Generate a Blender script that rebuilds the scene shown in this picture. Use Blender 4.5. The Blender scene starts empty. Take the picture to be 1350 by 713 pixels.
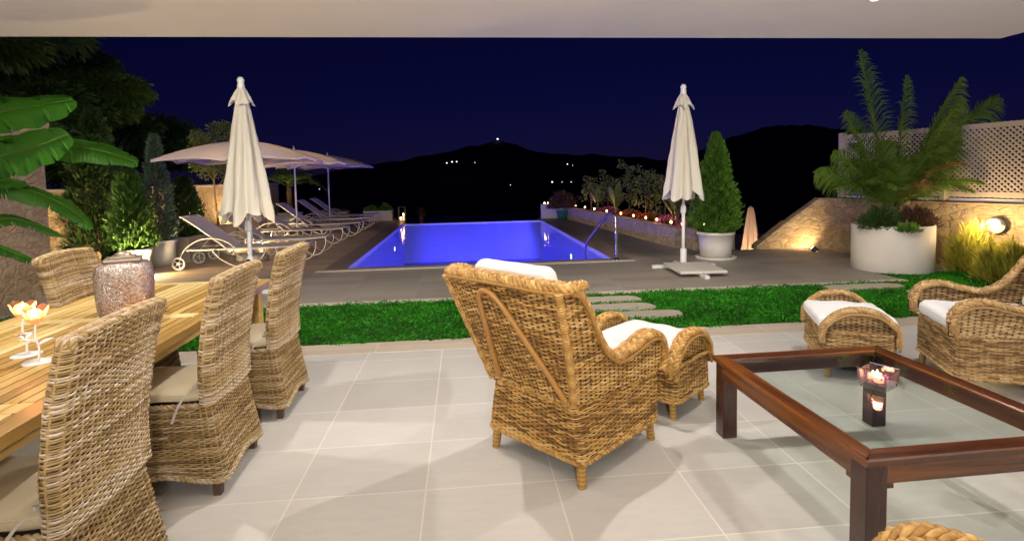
import bpy, math, random
import numpy as np
random.seed(7); RNG = np.random.default_rng(7)
PI = math.pi; rad = math.radians
scene = bpy.context.scene
C = scene.collection
def A(*v): return np.array(v, float)

# ------------------------------------------------------------------ materials
MATS = {}
def new_mat(name):
    m = bpy.data.materials.new(name); m.use_nodes = True
    nt = m.node_tree; nt.nodes.clear()
    out = nt.nodes.new('ShaderNodeOutputMaterial')
    MATS[name] = m
    return m, nt, out
def N(nt, t, **kw):
    n = nt.nodes.new(t)
    for k, v in kw.items(): setattr(n, k, v)
    return n
def L(nt, a, b): nt.links.new(a, b)
def bsdf(nt, out, col=(.5, .5, .5), rough=.6, metal=0, spec=.5, trans=0, ior=1.45, coat=0):
    b = N(nt, 'ShaderNodeBsdfPrincipled')
    b.inputs['Base Color'].default_value = (*col, 1)
    b.inputs['Roughness'].default_value = rough
    b.inputs['Metallic'].default_value = metal
    b.inputs['Specular IOR Level'].default_value = spec
    b.inputs['Transmission Weight'].default_value = trans
    b.inputs['IOR'].default_value = ior
    b.inputs['Coat Weight'].default_value = coat
    b.inputs['Coat Roughness'].default_value = .15
    L(nt, b.outputs[0], out.inputs[0])
    return b
def coords(nt, kind='Object', scale=(1, 1, 1), loc=(0, 0, 0), rot=(0, 0, 0)):
    tc = N(nt, 'ShaderNodeTexCoord'); mp = N(nt, 'ShaderNodeMapping')
    mp.inputs['Scale'].default_value = scale; mp.inputs['Location'].default_value = loc; mp.inputs['Rotation'].default_value = rot
    L(nt, tc.outputs[kind], mp.inputs[0]); return mp.outputs[0]
def geo_pos(nt, scale=(1, 1, 1), loc=(0, 0, 0)):
    g = N(nt, 'ShaderNodeNewGeometry'); mp = N(nt, 'ShaderNodeMapping')
    mp.inputs['Scale'].default_value = scale; mp.inputs['Location'].default_value = loc
    L(nt, g.outputs['Position'], mp.inputs[0]); return mp.outputs[0]
def noise(nt, vec, scale=5, detail=4, rough=.55, dist=0):
    n = N(nt, 'ShaderNodeTexNoise'); n.inputs['Scale'].default_value = scale; n.inputs['Detail'].default_value = detail
    n.inputs['Roughness'].default_value = rough; n.inputs['Distortion'].default_value = dist
    L(nt, vec, n.inputs['Vector']); return n.outputs['Fac']
def ramp(nt, fac, stops):
    r = N(nt, 'ShaderNodeValToRGB'); e = r.color_ramp.elements
    while len(e) < len(stops): e.new(.5)
    for k, (p, c) in enumerate(stops): e[k].position = p; e[k].color = (*c, 1)
    L(nt, fac, r.inputs[0]); return r.outputs[0]
def mix(nt, fac, a, b, mode='MIX'):
    m = N(nt, 'ShaderNodeMix', data_type='RGBA', blend_type=mode)
    for v, s in ((fac, m.inputs[0]), (a, m.inputs[6]), (b, m.inputs[7])):
        if isinstance(v, (int, float)): s.default_value = v
        elif isinstance(v, tuple): s.default_value = (*v, 1)
        else: L(nt, v, s)
    return m.outputs[2]
def math_(nt, op, a, b=0.0):
    m = N(nt, 'ShaderNodeMath', operation=op)
    for v, s in ((a, m.inputs[0]), (b, m.inputs[1])):
        if isinstance(v, (int, float)): s.default_value = v
        else: L(nt, v, s)
    return m.outputs[0]
def bump(nt, b, h, strength=.3, dist=.01):
    n = N(nt, 'ShaderNodeBump'); n.inputs['Strength'].default_value = strength; n.inputs['Distance'].default_value = dist
    L(nt, h, n.inputs['Height']); L(nt, n.outputs[0], b.inputs['Normal'])

def simple(name, c1, c2=None, scale=20, rough=.5, metal=0, bstr=.15, bdist=.003, spec=.5, coat=0, stretch=(1, 1, 1), kind='Object'):
    m, nt, out = new_mat(name); b = bsdf(nt, out, c1, rough, metal, spec, coat=coat)
    v = coords(nt, kind, stretch); n = noise(nt, v, scale, 5)
    L(nt, mix(nt, n, c1, c2 or tuple(x * .8 for x in c1)), b.inputs['Base Color'])
    r = ramp(nt, n, [(0, (rough * .8,) * 3), (1, (min(1, rough * 1.25),) * 3)]); L(nt, r, b.inputs['Roughness'])
    if bstr: bump(nt, b, n, bstr, bdist)
    return m
def emit(name, col, s):
    m, nt, out = new_mat(name); e = N(nt, 'ShaderNodeEmission'); e.inputs[0].default_value = (*col, 1); e.inputs[1].default_value = s
    L(nt, e.outputs[0], out.inputs[0]); return m
def attr_mat(name, stops, rough=.55, nscale=60, spec=.4, transl=0, nmix=.35, stretch=(1, 1, 1)):
    """colour from the per-strand / per-leaf 'rnd' attribute with a little noise"""
    m, nt, out = new_mat(name); b = bsdf(nt, out, (.5, .5, .5), rough, 0, spec)
    a = N(nt, 'ShaderNodeAttribute', attribute_name='rnd')
    n = noise(nt, coords(nt, 'Object', stretch), nscale, 3)
    f = math_(nt, 'ADD', math_(nt, 'MULTIPLY', a.outputs['Fac'], 1 - nmix), math_(nt, 'MULTIPLY', n, nmix))
    c = ramp(nt, f, stops); L(nt, c, b.inputs['Base Color'])
    if transl:
        t = N(nt, 'ShaderNodeBsdfTranslucent'); L(nt, c, t.inputs[0]); ms = N(nt, 'ShaderNodeMixShader'); ms.inputs[0].default_value = transl
        L(nt, b.outputs[0], ms.inputs[1]); L(nt, t.outputs[0], ms.inputs[2]); L(nt, ms.outputs[0], out.inputs[0])
    return m
def tile_mat(name, bw, bh, ox, oy, c1, c2, grout, mortar=.004, rough=.4, streak=(1, 6, 1), streak_amt=.5, bstr=.1, offset=0.0, spec=.4):
    m, nt, out = new_mat(name); b = bsdf(nt, out, c1, rough, 0, spec)
    g = geo_pos(nt, loc=(-ox, -oy, 0))
    br = N(nt, 'ShaderNodeTexBrick'); br.offset = offset; br.squash = 1
    L(nt, g, br.inputs['Vector'])
    br.inputs['Color1'].default_value = (0, 0, 0, 1); br.inputs['Color2'].default_value = (1, 1, 1, 1); br.inputs['Mortar'].default_value = (.5, .5, .5, 1)
    br.inputs['Scale'].default_value = 1; br.inputs['Mortar Size'].default_value = mortar; br.inputs['Mortar Smooth'].default_value = .1
    br.inputs['Bias'].default_value = 0; br.inputs['Brick Width'].default_value = bw; br.inputs['Row Height'].default_value = bh
    n1 = noise(nt, geo_pos(nt, streak), 6, 7, .65, .3); n2 = noise(nt, geo_pos(nt), 1.3, 3)
    f = math_(nt, 'ADD', math_(nt, 'MULTIPLY', n1, streak_amt), math_(nt, 'MULTIPLY', n2, .4))
    st = ramp(nt, noise(nt, geo_pos(nt), 2.7, 8, .75), [(.30, (0, 0, 0)), (.48, (1, 1, 1))]); f = math_(nt, 'ADD', math_(nt, 'MULTIPLY', f, math_(nt, 'ADD', math_(nt, 'MULTIPLY', st, .22), .78)), math_(nt, 'MULTIPLY', br.outputs['Color'], .42))
    col = mix(nt, f, c1, c2); col = mix(nt, br.outputs['Fac'], col, grout)
    L(nt, col, b.inputs['Base Color'])
    L(nt, ramp(nt, n1, [(.2, (rough * .8,) * 3), (.8, (rough * 1.3,) * 3)]), b.inputs['Roughness'])
    bump(nt, b, math_(nt, 'SUBTRACT', math_(nt, 'MULTIPLY', n1, .3), br.outputs['Fac']), bstr, .003)
    return m
def stone_mat(name, cols, scale=3.2, mortar=(.36, .29, .2)):
    """irregular rubble masonry"""
    m, nt, out = new_mat(name); b = bsdf(nt, out, cols[0], .85, 0, .2)
    g = geo_pos(nt, (1, 1, 1.7)); wob = N(nt, 'ShaderNodeTexNoise'); wob.inputs['Scale'].default_value = 4; wob.inputs['Detail'].default_value = 6; L(nt, g, wob.inputs['Vector'])
    vm = N(nt, 'ShaderNodeVectorMath', operation='MULTIPLY_ADD'); L(nt, wob.outputs['Color'], vm.inputs[0]); vm.inputs[1].default_value = (.34, .34, .34); L(nt, g, vm.inputs[2])
    v1 = N(nt, 'ShaderNodeTexVoronoi', feature='F1'); v1.inputs['Scale'].default_value = scale; L(nt, vm.outputs[0], v1.inputs['Vector'])
    v2 = N(nt, 'ShaderNodeTexVoronoi', feature='DISTANCE_TO_EDGE'); v2.inputs['Scale'].default_value = scale; L(nt, vm.outputs[0], v2.inputs['Vector'])
    sep = N(nt, 'ShaderNodeSeparateColor'); L(nt, v1.outputs['Color'], sep.inputs[0])
    c = ramp(nt, sep.outputs[0], [(i / (len(cols) - 1), k) for i, k in enumerate(cols)])
    n = noise(nt, g, 9, 9, .75); n2 = noise(nt, g, 2.2, 4)
    c = mix(nt, .75, c, ramp(nt, n, [(.3, (.10, .08, .06)), (.7, (.75, .66, .55))]), 'OVERLAY'); c = mix(nt, math_(nt, 'MULTIPLY', n2, .5), c, mortar)
    e = ramp(nt, math_(nt, 'ADD', v2.outputs['Distance'], math_(nt, 'MULTIPLY', n, .06)), [(.03, (0, 0, 0)), (.14, (1, 1, 1))])
    L(nt, mix(nt, math_(nt, 'ADD', math_(nt, 'MULTIPLY', e, .6), .4), mortar, c), b.inputs['Base Color'])
    bump(nt, b, math_(nt, 'ADD', math_(nt, 'MULTIPLY', e, .9), math_(nt, 'MULTIPLY', n, 1.0)), .7, .025)
    return m

WICK_D = attr_mat('wicker_grey_tan', [(0, (.06, .036, .016)), (.28, (.21, .13, .05)), (.5, (.38, .26, .11)), (.7, (.46, .36, .25)), (1, (.74, .66, .58))], .5, 45, nmix=.3)
WICK_G = attr_mat('wicker_golden', [(0, (.055, .022, .007)), (.28, (.20, .10, .026)), (.52, (.41, .225, .062)), (.76, (.60, .38, .13)), (1, (.78, .60, .33))], .45, 90, nmix=.4)
WICK_B = attr_mat('wicker_brown', [(0, (.05, .025, .01)), (.28, (.17, .095, .035)), (.52, (.34, .21, .085)), (.76, (.50, .35, .17)), (1, (.68, .54, .35))], .45, 90, nmix=.4)
LINING_AND_SHADE = simple('wicker_core_slat_shade', (.045, .026, .012), (.025, .014, .007), 40, .9)
CANE = simple('rattan_cane', (.42, .22, .06), (.30, .14, .035), 30, .35, stretch=(1, 1, 4))
WHITE_FAB = simple('white_cushion_cloth', (.72, .72, .73), (.62, .62, .64), 250, .9, bstr=.25, bdist=.002, spec=.15)
BEIGE_FAB = simple('beige_cushion_cloth', (.62, .54, .38), (.54, .46, .32), 250, .85, bstr=.2, bdist=.002, spec=.2)
RIBBON = simple('silver_ribbon', (.55, .50, .46), (.45, .4, .38), 90, .35, spec=.6)
def cloth_mat(name, c, transl=.2):
    m, nt, out = new_mat(name); b = bsdf(nt, out, c, .85, 0, .2)
    n = noise(nt, coords(nt, 'Object', (1, 1, .35)), 7, 6, .6); L(nt, mix(nt, n, c, tuple(x * .86 for x in c)), b.inputs['Base Color'])
    bump(nt, b, n, .35, .01)
    t = N(nt, 'ShaderNodeBsdfTranslucent'); t.inputs[0].default_value = (*c, 1); ms = N(nt, 'ShaderNodeMixShader'); ms.inputs[0].default_value = transl
    L(nt, b.outputs[0], ms.inputs[1]); L(nt, t.outputs[0], ms.inputs[2]); L(nt, ms.outputs[0], out.inputs[0]); return m
CANVAS = cloth_mat('cream_canvas', (.80, .75, .64))
CANVAS_T = cloth_mat('taupe_canvas', (.80, .70, .65), .35)
SLING = simple('taupe_sling', (.47, .40, .40), (.39, .34, .33), 200, .7)
WHITE_MET = simple('white_powder_coat', (.74, .73, .72), (.66, .65, .64), 60, .35, bstr=.05)
LOUNGE_MET = simple('lounger_frame_paint', (.56, .53, .51), (.46, .44, .42), 60, .4, bstr=.05)
RAIL_POOLLIT = simple('pool_lit_tube', (.09, .06, .42), (.07, .05, .34), 60, .25, .3, bstr=.02)  # blue glow of the pool put into the rail's colour
CHROME = simple('stainless_tube', (.62, .62, .64), (.5, .5, .52), 60, .14, 1, bstr=.02)
BLACK = simple('black_plastic', (.02, .02, .02), (.03, .03, .03), 60, .4)
WHITE_POT = simple('white_pot', (.72, .70, .66), (.60, .57, .52), 5, .5, bstr=.08)
RENDER_W = simple('white_render', (.70, .67, .62), (.52, .47, .42), 2.2, .75, bstr=.2, bdist=.01)
FENCEW = simple('lattice_timber', (.44, .37, .32), (.35, .29, .26), 12, .6)
BEIGE_POT = simple('beige_pot', (.5, .42, .32), (.4, .33, .25), 8, .6)
GREEN_POT = simple('green_glazed_pot', (.05, .26, .2), (.03, .16, .13), 8, .25)
SOIL = simple('soil', (.05, .03, .02), (.02, .014, .01), 30, .95, bstr=.6, bdist=.02)
BARK = simple('bark', (.16, .10, .06), (.07, .045, .03), 18, .9, bstr=.6, bdist=.01, stretch=(1, 1, .25))
BARK_L = simple('pale_bark', (.42, .26, .12), (.25, .15, .07), 18, .8, bstr=.4, bdist=.01, stretch=(1, 1, .25))
PLASTER = simple('ceiling_plaster', (.86, .82, .75), (.80, .76, .69), 2, .8, bstr=.15)
HOUSE = simple('house_plaster', (.62, .56, .48), (.55, .5, .42), 3, .85, bstr=.1)
LEGWOOD = simple('dark_foot_wood', (.10, .06, .04), (.06, .035, .025), 20, .5, stretch=(1, 1, .2))
WAX = None

def wood_mat(name, stops, rough, scale, coat=0, stretch=(1, .06, 1), rnd=True, kind='Object'):
    m, nt, out = new_mat(name); b = bsdf(nt, out, stops[0][1], rough, 0, .5, coat=coat)
    v = coords(nt, kind, stretch)
    if rnd:
        a = N(nt, 'ShaderNodeAttribute', attribute_name='rnd')
        ad = N(nt, 'ShaderNodeVectorMath', operation='ADD'); L(nt, v, ad.inputs[0])
        cx = N(nt, 'ShaderNodeCombineXYZ'); L(nt, math_(nt, 'MULTIPLY', a.outputs['Fac'], 37.0), cx.inputs[0]); L(nt, math_(nt, 'MULTIPLY', a.outputs['Fac'], 11.0), cx.inputs[1])
        L(nt, cx.outputs[0], ad.inputs[1]); v = ad.outputs[0]
    n = noise(nt, v, scale, 8, .6, .6)
    f = n
    if rnd: f = math_(nt, 'ADD', math_(nt, 'MULTIPLY', n, .5), math_(nt, 'MULTIPLY', a.outputs['Fac'], .5))
    L(nt, ramp(nt, f, stops), b.inputs['Base Color'])
    L(nt, ramp(nt, n, [(.3, (rough * .75,) * 3), (.7, (rough * 1.2,) * 3)]), b.inputs['Roughness'])
    bump(nt, b, n, .12, .002); return m
TEAK = wood_mat('teak', [(.2, (.30, .17, .045)), (.42, (.50, .31, .09)), (.58, (.66, .45, .16)), (.78, (.80, .62, .29))], .34, 22)
MAHOG = wood_mat('mahogany', [(.3, (.022, .007, .004)), (.46, (.075, .022, .007)), (.58, (.21, .07, .013)), (.7, (.40, .17, .03))], .2, 16, .6)

def glass_mat(name, tint, refl=.08, rough=.02):
    m, nt, out = new_mat(name)
    t = N(nt, 'ShaderNodeBsdfTransparent'); t.inputs[0].default_value = (*tint, 1)
    g = N(nt, 'ShaderNodeBsdfGlossy'); g.inputs['Roughness'].default_value = rough; g.inputs[0].default_value = (1, 1, 1, 1)
    f = N(nt, 'ShaderNodeLayerWeight'); f.inputs[0].default_value = .5
    fac = math_(nt, 'ADD', math_(nt, 'MULTIPLY', math_(nt, 'POWER', f.outputs['Facing'], 5.0), .9), refl * .5)
    ms = N(nt, 'ShaderNodeMixShader'); L(nt, fac, ms.inputs[0]); L(nt, t.outputs[0], ms.inputs[1]); L(nt, g.outputs[0], ms.inputs[2])
    L(nt, ms.outputs[0], out.inputs[0]); return m, nt, g, f
GLASS = glass_mat('table_glass', (.90, .95, .93))[0]
WATER, wnt, wg, wf = glass_mat('pool_water', (.92, .95, 1.0), rough=.03)
_n = noise(wnt, geo_pos(wnt), 3.0, 3); _b = N(wnt, 'ShaderNodeBump'); _b.inputs['Strength'].default_value = .16; _b.inputs['Distance'].default_value = .05
L(wnt, _n, _b.inputs['Height']); L(wnt, _b.outputs[0], wg.inputs['Normal']); L(wnt, _b.outputs[0], wf.inputs['Normal'])
POOLT = tile_mat('pool_mosaic', .3, .3, 0, 0, (.74, .76, .8), (.66, .69, .75), (.6, .62, .7), .004, .4, streak_amt=.2)

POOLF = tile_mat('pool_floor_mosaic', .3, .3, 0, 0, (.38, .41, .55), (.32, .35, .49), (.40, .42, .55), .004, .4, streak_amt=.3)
TERR = tile_mat('terrace_tile', .6303, .4827, -.847, 3.9897, (.43, .405, .375), (.64, .62, .59), (.76, .71, .64), .0042, .34, (1, 5, 1), .6)
DECK = tile_mat('pool_deck_tile', .9, .30, .25, .07, (.17, .145, .125), (.34, .30, .26), (.40, .36, .31), .004, .5, (.5, 7, 1), .75, .15)
DECKW = tile_mat('side_deck_plank', 1.2, .22, .1, .1, (.20, .145, .10), (.46, .36, .27), (.12, .085, .06), .006, .5, (.5, 7, 1), .75, .2, .5)
COPE = tile_mat('dark_coping', .6, .35, 0, 0, (.15, .115, .095), (.24, .19, .16), (.13, .1, .08), .003, .45, (3, 3, 1), .7)
KERB = tile_mat('kerb_stone', .9, .145, .1, 4.68, (.42, .34, .27), (.56, .47, .38), (.68, .60, .5), .004, .6, (1, 4, 1), .8)
LIGHTST = tile_mat('light_stone_strip', .8, 2, .1, 0, (.46, .40, .32), (.58, .52, .43), (.3, .25, .2), .004, .6, (1, 4, 1), .8)
STONE = stone_mat('rubble_stone', [(.30, .22, .13), (.45, .35, .22), (.38, .30, .21), (.52, .43, .31), (.34, .22, .12)], 4.6)
STONE_G = stone_mat('planter_stone', [(.44, .38, .33), (.56, .49, .43), (.48, .42, .37), (.62, .55, .49)], 4.2, (.40, .35, .30))
SLAB = simple('slab_stone', (.50, .44, .36), (.36, .31, .25), 9, .75, bstr=.3, bdist=.006)
EARTH = simple('dark_earth', (.05, .04, .03), (.025, .02, .015), .6, .95, bstr=.4, bdist=.05)
HILL = simple('hill_scrub', (.04, .035, .03), (.02, .018, .016), .02, 1, bstr=0)
SEA = simple('sea_water', (.01, .012, .02), (.008, .01, .016), .1, .4, bstr=0)

def leaf_mat(name, stops, transl=.25, rough=.5): return attr_mat(name, stops, rough, 6, .35, transl, .3)
LAWN = leaf_mat('lawn_leaf', [(0, (.006, .06, .003)), (.4, (.018, .18, .004)), (.7, (.04, .33, .010)), (1, (.12, .50, .04))], .3)
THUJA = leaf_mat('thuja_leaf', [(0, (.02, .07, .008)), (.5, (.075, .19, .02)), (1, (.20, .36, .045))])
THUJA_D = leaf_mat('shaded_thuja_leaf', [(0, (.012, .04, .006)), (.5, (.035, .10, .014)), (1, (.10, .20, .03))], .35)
BLUECON = leaf_mat('blue_conifer_leaf', [(0, (.03, .06, .04)), (.5, (.08, .13, .09)), (1, (.16, .22, .17))])
DARKLEAF = leaf_mat('dark_leaf', [(0, (.012, .03, .008)), (.5, (.035, .075, .018)), (1, (.08, .14, .035))])
YELLEAF = leaf_mat('yellow_green_leaf', [(0, (.16, .18, .02)), (.5, (.36, .35, .05)), (1, (.56, .48, .10))], .5)
PLANTLEAF = leaf_mat('planter_leaf', [(0, (.04, .06, .012)), (.5, (.13, .17, .04)), (1, (.30, .32, .10))])
PURPLE = leaf_mat('magenta_petal', [(0, (.2, .01, .12)), (.5, (.45, .03, .32)), (1, (.7, .12, .6))])
REDFL = leaf_mat('red_petal', [(0, (.3, .02, .01)), (.5, (.6, .06, .03)), (1, (.8, .25, .12))])
PALML = leaf_mat('palm_leaflet', [(0, (.05, .11, .012)), (.5, (.13, .23, .035)), (1, (.26, .35, .07))], .35)
PALMD = leaf_mat('palm_dry_leaflet', [(0, (.16, .10, .03)), (1, (.34, .22, .08))])
BROWNBUSH = leaf_mat('brown_bush_leaf', [(0, (.06, .03, .02)), (1, (.18, .10, .06))])
def banana_mat():
    m, nt, out = new_mat('banana_leaf'); b = bsdf(nt, out, (.05, .2, .02), .5, 0, .35)
    a = N(nt, 'ShaderNodeAttribute', attribute_name='rnd')
    w = math_(nt, 'SINE', math_(nt, 'MULTIPLY', a.outputs['Fac'], 260.0))
    n = noise(nt, coords(nt), 5, 4)
    L(nt, mix(nt, n, (.018, .085, .006), (.045, .16, .014)), b.inputs['Base Color']); bump(nt, b, w, .25, .004)
    t = N(nt, 'ShaderNodeBsdfTranslucent'); t.inputs[0].default_value = (.08, .28, .02, 1); ms = N(nt, 'ShaderNodeMixShader'); ms.inputs[0].default_value = .2
    L(nt, b.outputs[0], ms.inputs[1]); L(nt, t.outputs[0], ms.inputs[2]); L(nt, ms.outputs[0], out.inputs[0]); return m
BANANA = banana_mat()
FLAME = emit('flame', (1, .62, .25), 40)
FLAME_S = emit('small_flame', (1, .58, .24), 30)
LAMPGLOW = emit('garden_lamp_glow', (1, .72, .35), 14)
DOWNGLOW = emit('downlight_glow', (1, .9, .75), 12)
HILLW = emit('white_hill_light', (.85, .88, 1), 3.5)
HILLY = emit('yellow_hill_light', (1, .75, .45), 3)
POOLGLOW = emit('pool_lamp_glow', (.7, .75, 1), 5)
def wax():
    m, nt, out = new_mat('candle_wax'); b = bsdf(nt, out, (.85, .6, .38), .5)
    b.inputs['Emission Color'].default_value = (1, .5, .2, 1); b.inputs['Emission Strength'].default_value = 1.6; return m
WAX = wax()
def petal_glass(name, tint, em, es):
    m, nt, out = new_mat(name); t = N(nt, 'ShaderNodeBsdfTransparent'); t.inputs[0].default_value = (*tint, 1)
    g = N(nt, 'ShaderNodeBsdfGlossy'); g.inputs['Roughness'].default_value = .08
    lw = N(nt, 'ShaderNodeLayerWeight'); lw.inputs[0].default_value = .35; ms = N(nt, 'ShaderNodeMixShader')
    L(nt, lw.outputs['Fresnel'], ms.inputs[0]); L(nt, t.outputs[0], ms.inputs[1]); L(nt, g.outputs[0], ms.inputs[2])
    tr = N(nt, 'ShaderNodeBsdfTranslucent'); tr.inputs[0].default_value = (*em, 1); m2 = N(nt, 'ShaderNodeMixShader'); m2.inputs[0].default_value = es
    L(nt, ms.outputs[0], m2.inputs[1]); L(nt, tr.outputs[0], m2.inputs[2]); L(nt, m2.outputs[0], out.inputs[0]); return m
PETALG = petal_glass('frosted_petal_glass', (1, .68, .55), (1, .46, .28), .7)
VIOLETG = petal_glass('violet_glass', (.95, .86, .92), (.8, .55, .7), .06)
CLEARG = petal_glass('clear_glass', (.95, .95, .96), (.9, .9, .9), .06)
def lantern_mat():
    m, nt, out = new_mat('hammered_silver'); b = bsdf(nt, out, (.5, .38, .32), .36, .92)
    v = coords(nt); vo = N(nt, 'ShaderNodeTexVoronoi'); vo.inputs['Scale'].default_value = 130; L(nt, v, vo.inputs['Vector'])
    n = ramp(nt, noise(nt, v, 5, 3), [(.4, (0, 0, 0)), (.6, (1, 1, 1))]); n3 = noise(nt, v, 70, 4, .7); L(nt, mix(nt, ramp(nt, n3, [(.35, (.25, .25, .25)), (.6, (1, 1, 1))]), (.08, .06, .055), mix(nt, n, (.60, .54, .50), (.62, .36, .24))), b.inputs['Base Color'])
    bump(nt, b, vo.outputs['Distance'], 1.0, .006)
    tr = N(nt, 'ShaderNodeBsdfTranslucent'); tr.inputs[0].default_value = (1, .6, .45, 1)
    tp = N(nt, 'ShaderNodeBsdfTransparent'); tp.inputs[0].default_value = (1, .8, .7, 1)
    hole = ramp(nt, vo.outputs['Distance'], [(.16, (1, 1, 1)), (.22, (0, 0, 0))])
    m1 = N(nt, 'ShaderNodeMixShader'); m1.inputs[0].default_value = .0; L(nt, b.outputs[0], m1.inputs[1]); L(nt, tr.outputs[0], m1.inputs[2])
    m2 = N(nt, 'ShaderNodeMixShader'); L(nt, math_(nt, 'MULTIPLY', hole, .12), m2.inputs[0]); L(nt, m1.outputs[0], m2.inputs[1]); L(nt, tp.outputs[0], m2.inputs[2])
    L(nt, m2.outputs[0], out.inputs[0]); return m
LANT = lantern_mat()

# ------------------------------------------------------------------ mesh builder
class MB:
    def __init__(s): s.v = []; s.f = []; s.a = []; s.mi = []; s.n = 0; s.sm = []
    def add(s, verts, faces, attr=0.5, mi=0, smooth=False):
        """verts (n,3); faces: list of tuples or int array (m,k)"""
        verts = np.asarray(verts, float).reshape(-1, 3)
        if isinstance(faces, np.ndarray): groups = [faces]
        else:
            d = {}
            for f in faces: d.setdefault(len(f), []).append(f)
            groups = [np.array(x) for x in d.values()]
        for g in groups:
            if len(g) == 0: continue
            s.f.append(g + s.n); s.mi.append(np.full(len(g), mi)); s.sm.append(np.full(len(g), smooth))
        s.v.append(verts); s.a.append(np.broadcast_to(np.asarray(attr, float), (len(verts),)) if np.ndim(attr) == 0 else np.asarray(attr, float).reshape(-1))
        s.n += len(verts); return s
    def box(s, x0, x1, y0, y1, z0, z1, attr=.5, mi=0, bevel=0, smooth=False):
        x0, x1 = min(x0, x1), max(x0, x1); y0, y1 = min(y0, y1), max(y0, y1); z0, z1 = min(z0, z1), max(z0, z1)
        if bevel <= 0:
            v = [(x, y, z) for z in (z0, z1) for y in (y0, y1) for x in (x0, x1)]
            f = [(0, 2, 3, 1), (4, 5, 7, 6), (0, 1, 5, 4), (2, 6, 7, 3), (0, 4, 6, 2), (1, 3, 7, 5)]
            return s.add(v, f, attr, mi)
        b = min(bevel, (x1 - x0) * .49, (y1 - y0) * .49, (z1 - z0) * .49)
        c = A((x0 + x1) / 2, (y0 + y1) / 2, (z0 + z1) / 2); h = A((x1 - x0) / 2, (y1 - y0) / 2, (z1 - z0) / 2)
        idx = {}; v = []
        for sx in (-1, 1):
            for sy in (-1, 1):
                for sz in (-1, 1):
                    for ax in range(3):
                        p = c + A(sx, sy, sz) * (h - b); p[ax] += (sx, sy, sz)[ax] * b
                        idx[(sx, sy, sz, ax)] = len(v); v.append(p)
        f = []
        for ax in range(3):
            o = [i for i in range(3) if i != ax]
            for sg in (-1, 1):
                q = []
                for a_, b_ in ((-1, -1), (1, -1), (1, 1), (-1, 1)):
                    k = [0, 0, 0]; k[ax] = sg; k[o[0]] = a_; k[o[1]] = b_; q.append(idx[(*k, ax)])
                f.append(tuple(q))
        for ax in range(3):
            o = [i for i in range(3) if i != ax]
            for a_ in (-1, 1):
                for b_ in (-1, 1):
                    k1 = [0, 0, 0]; k1[ax] = -1; k1[o[0]] = a_; k1[o[1]] = b_; k2 = list(k1); k2[ax] = 1
                    f.append((idx[(*k1, o[0])], idx[(*k2, o[0])], idx[(*k2, o[1])], idx[(*k1, o[1])]))
        for sx in (-1, 1):
            for sy in (-1, 1):
                for sz in (-1, 1): f.append(tuple(idx[(sx, sy, sz, a_)] for a_ in range(3)))
        return s.add(v, f, attr, mi, smooth)
    def tube(s, pts, r, n=8, closed=False, attr=.5, mi=0, caps=True, smooth=True):
        P = np.asarray(pts, float); m = len(P); r = np.broadcast_to(np.asarray(r, float), (m,))
        if closed: T = np.roll(P, -1, 0) - np.roll(P, 1, 0)
        else: T = np.gradient(P, axis=0)
        T /= np.linalg.norm(T, axis=1)[:, None] + 1e-12
        up = A(0, 0, 1) if abs(T[0][2]) < .9 else A(1, 0, 0)
        Nn = np.zeros_like(P); x = np.cross(up, T[0]); x /= np.linalg.norm(x); Nn[0] = x
        for i in range(1, m):
            x = Nn[i - 1] - T[i] * np.dot(Nn[i - 1], T[i]); Nn[i] = x / (np.linalg.norm(x) + 1e-12)
        B = np.cross(T, Nn); ang = np.arange(n) * 2 * PI / n
        V = P[:, None] + r[:, None, None] * (np.cos(ang)[None, :, None] * Nn[:, None] + np.sin(ang)[None, :, None] * B[:, None])
        mm = m if closed else m - 1
        i = np.arange(mm)[:, None]; k = np.arange(n)[None]; i2 = (i + 1) % m; k2 = (k + 1) % n
        F = np.stack([i * n + k, i * n + k2, i2 * n + k2, i2 * n + k], -1).reshape(-1, 4)
        at_ = attr if np.ndim(attr) == 0 else np.repeat(np.asarray(attr), n)
        base = s.n
        s.add(V.reshape(-1, 3), F, at_, mi, smooth)
        if caps and not closed:
            f1 = np.arange(n)[::-1][None] + base; f2 = (m - 1) * n + np.arange(n)[None] + base
            for g in (f1, f2): s.f.append(g); s.mi.append(np.full(1, mi)); s.sm.append(np.full(1, False))
        return s
    def lathe(s, prof, n=24, c=(0, 0, 0), attr=.5, mi=0, smooth=True, sq=None):
        """prof [(r,z)]; sq = superellipse exponent for a rounded square section"""
        pr = np.array(prof, float); a = np.arange(n) * 2 * PI / n
        ca, sa = np.cos(a), np.sin(a); k = 1.0
        if sq: k = 1 / (np.abs(ca) ** sq + np.abs(sa) ** sq) ** (1 / sq)
        V = np.stack([pr[:, 0][:, None] * (ca * k) + c[0], pr[:, 0][:, None] * (sa * k) + c[1], np.repeat(pr[:, 1][:, None], n, 1) + c[2]], -1)
        i = np.arange(len(pr) - 1)[:, None]; q = np.arange(n)[None]
        F = np.stack([i * n + q, i * n + (q + 1) % n, (i + 1) * n + (q + 1) % n, (i + 1) * n + q], -1).reshape(-1, 4)
        return s.add(V.reshape(-1, 3), F, attr, mi, smooth)
    def grid(s, P, attr=.5, mi=0, smooth=True, closed_u=False):
        P = np.asarray(P, float); nv, nu = P.shape[:2]; mu = nu if closed_u else nu - 1
        i = np.arange(nv - 1)[:, None]; j = np.arange(mu)[None]; j2 = (j + 1) % nu
        F = np.stack([i * nu + j, i * nu + j2, (i + 1) * nu + j2, (i + 1) * nu + j], -1).reshape(-1, 4)
        return s.add(P.reshape(-1, 3), F, attr, mi, smooth)
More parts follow.
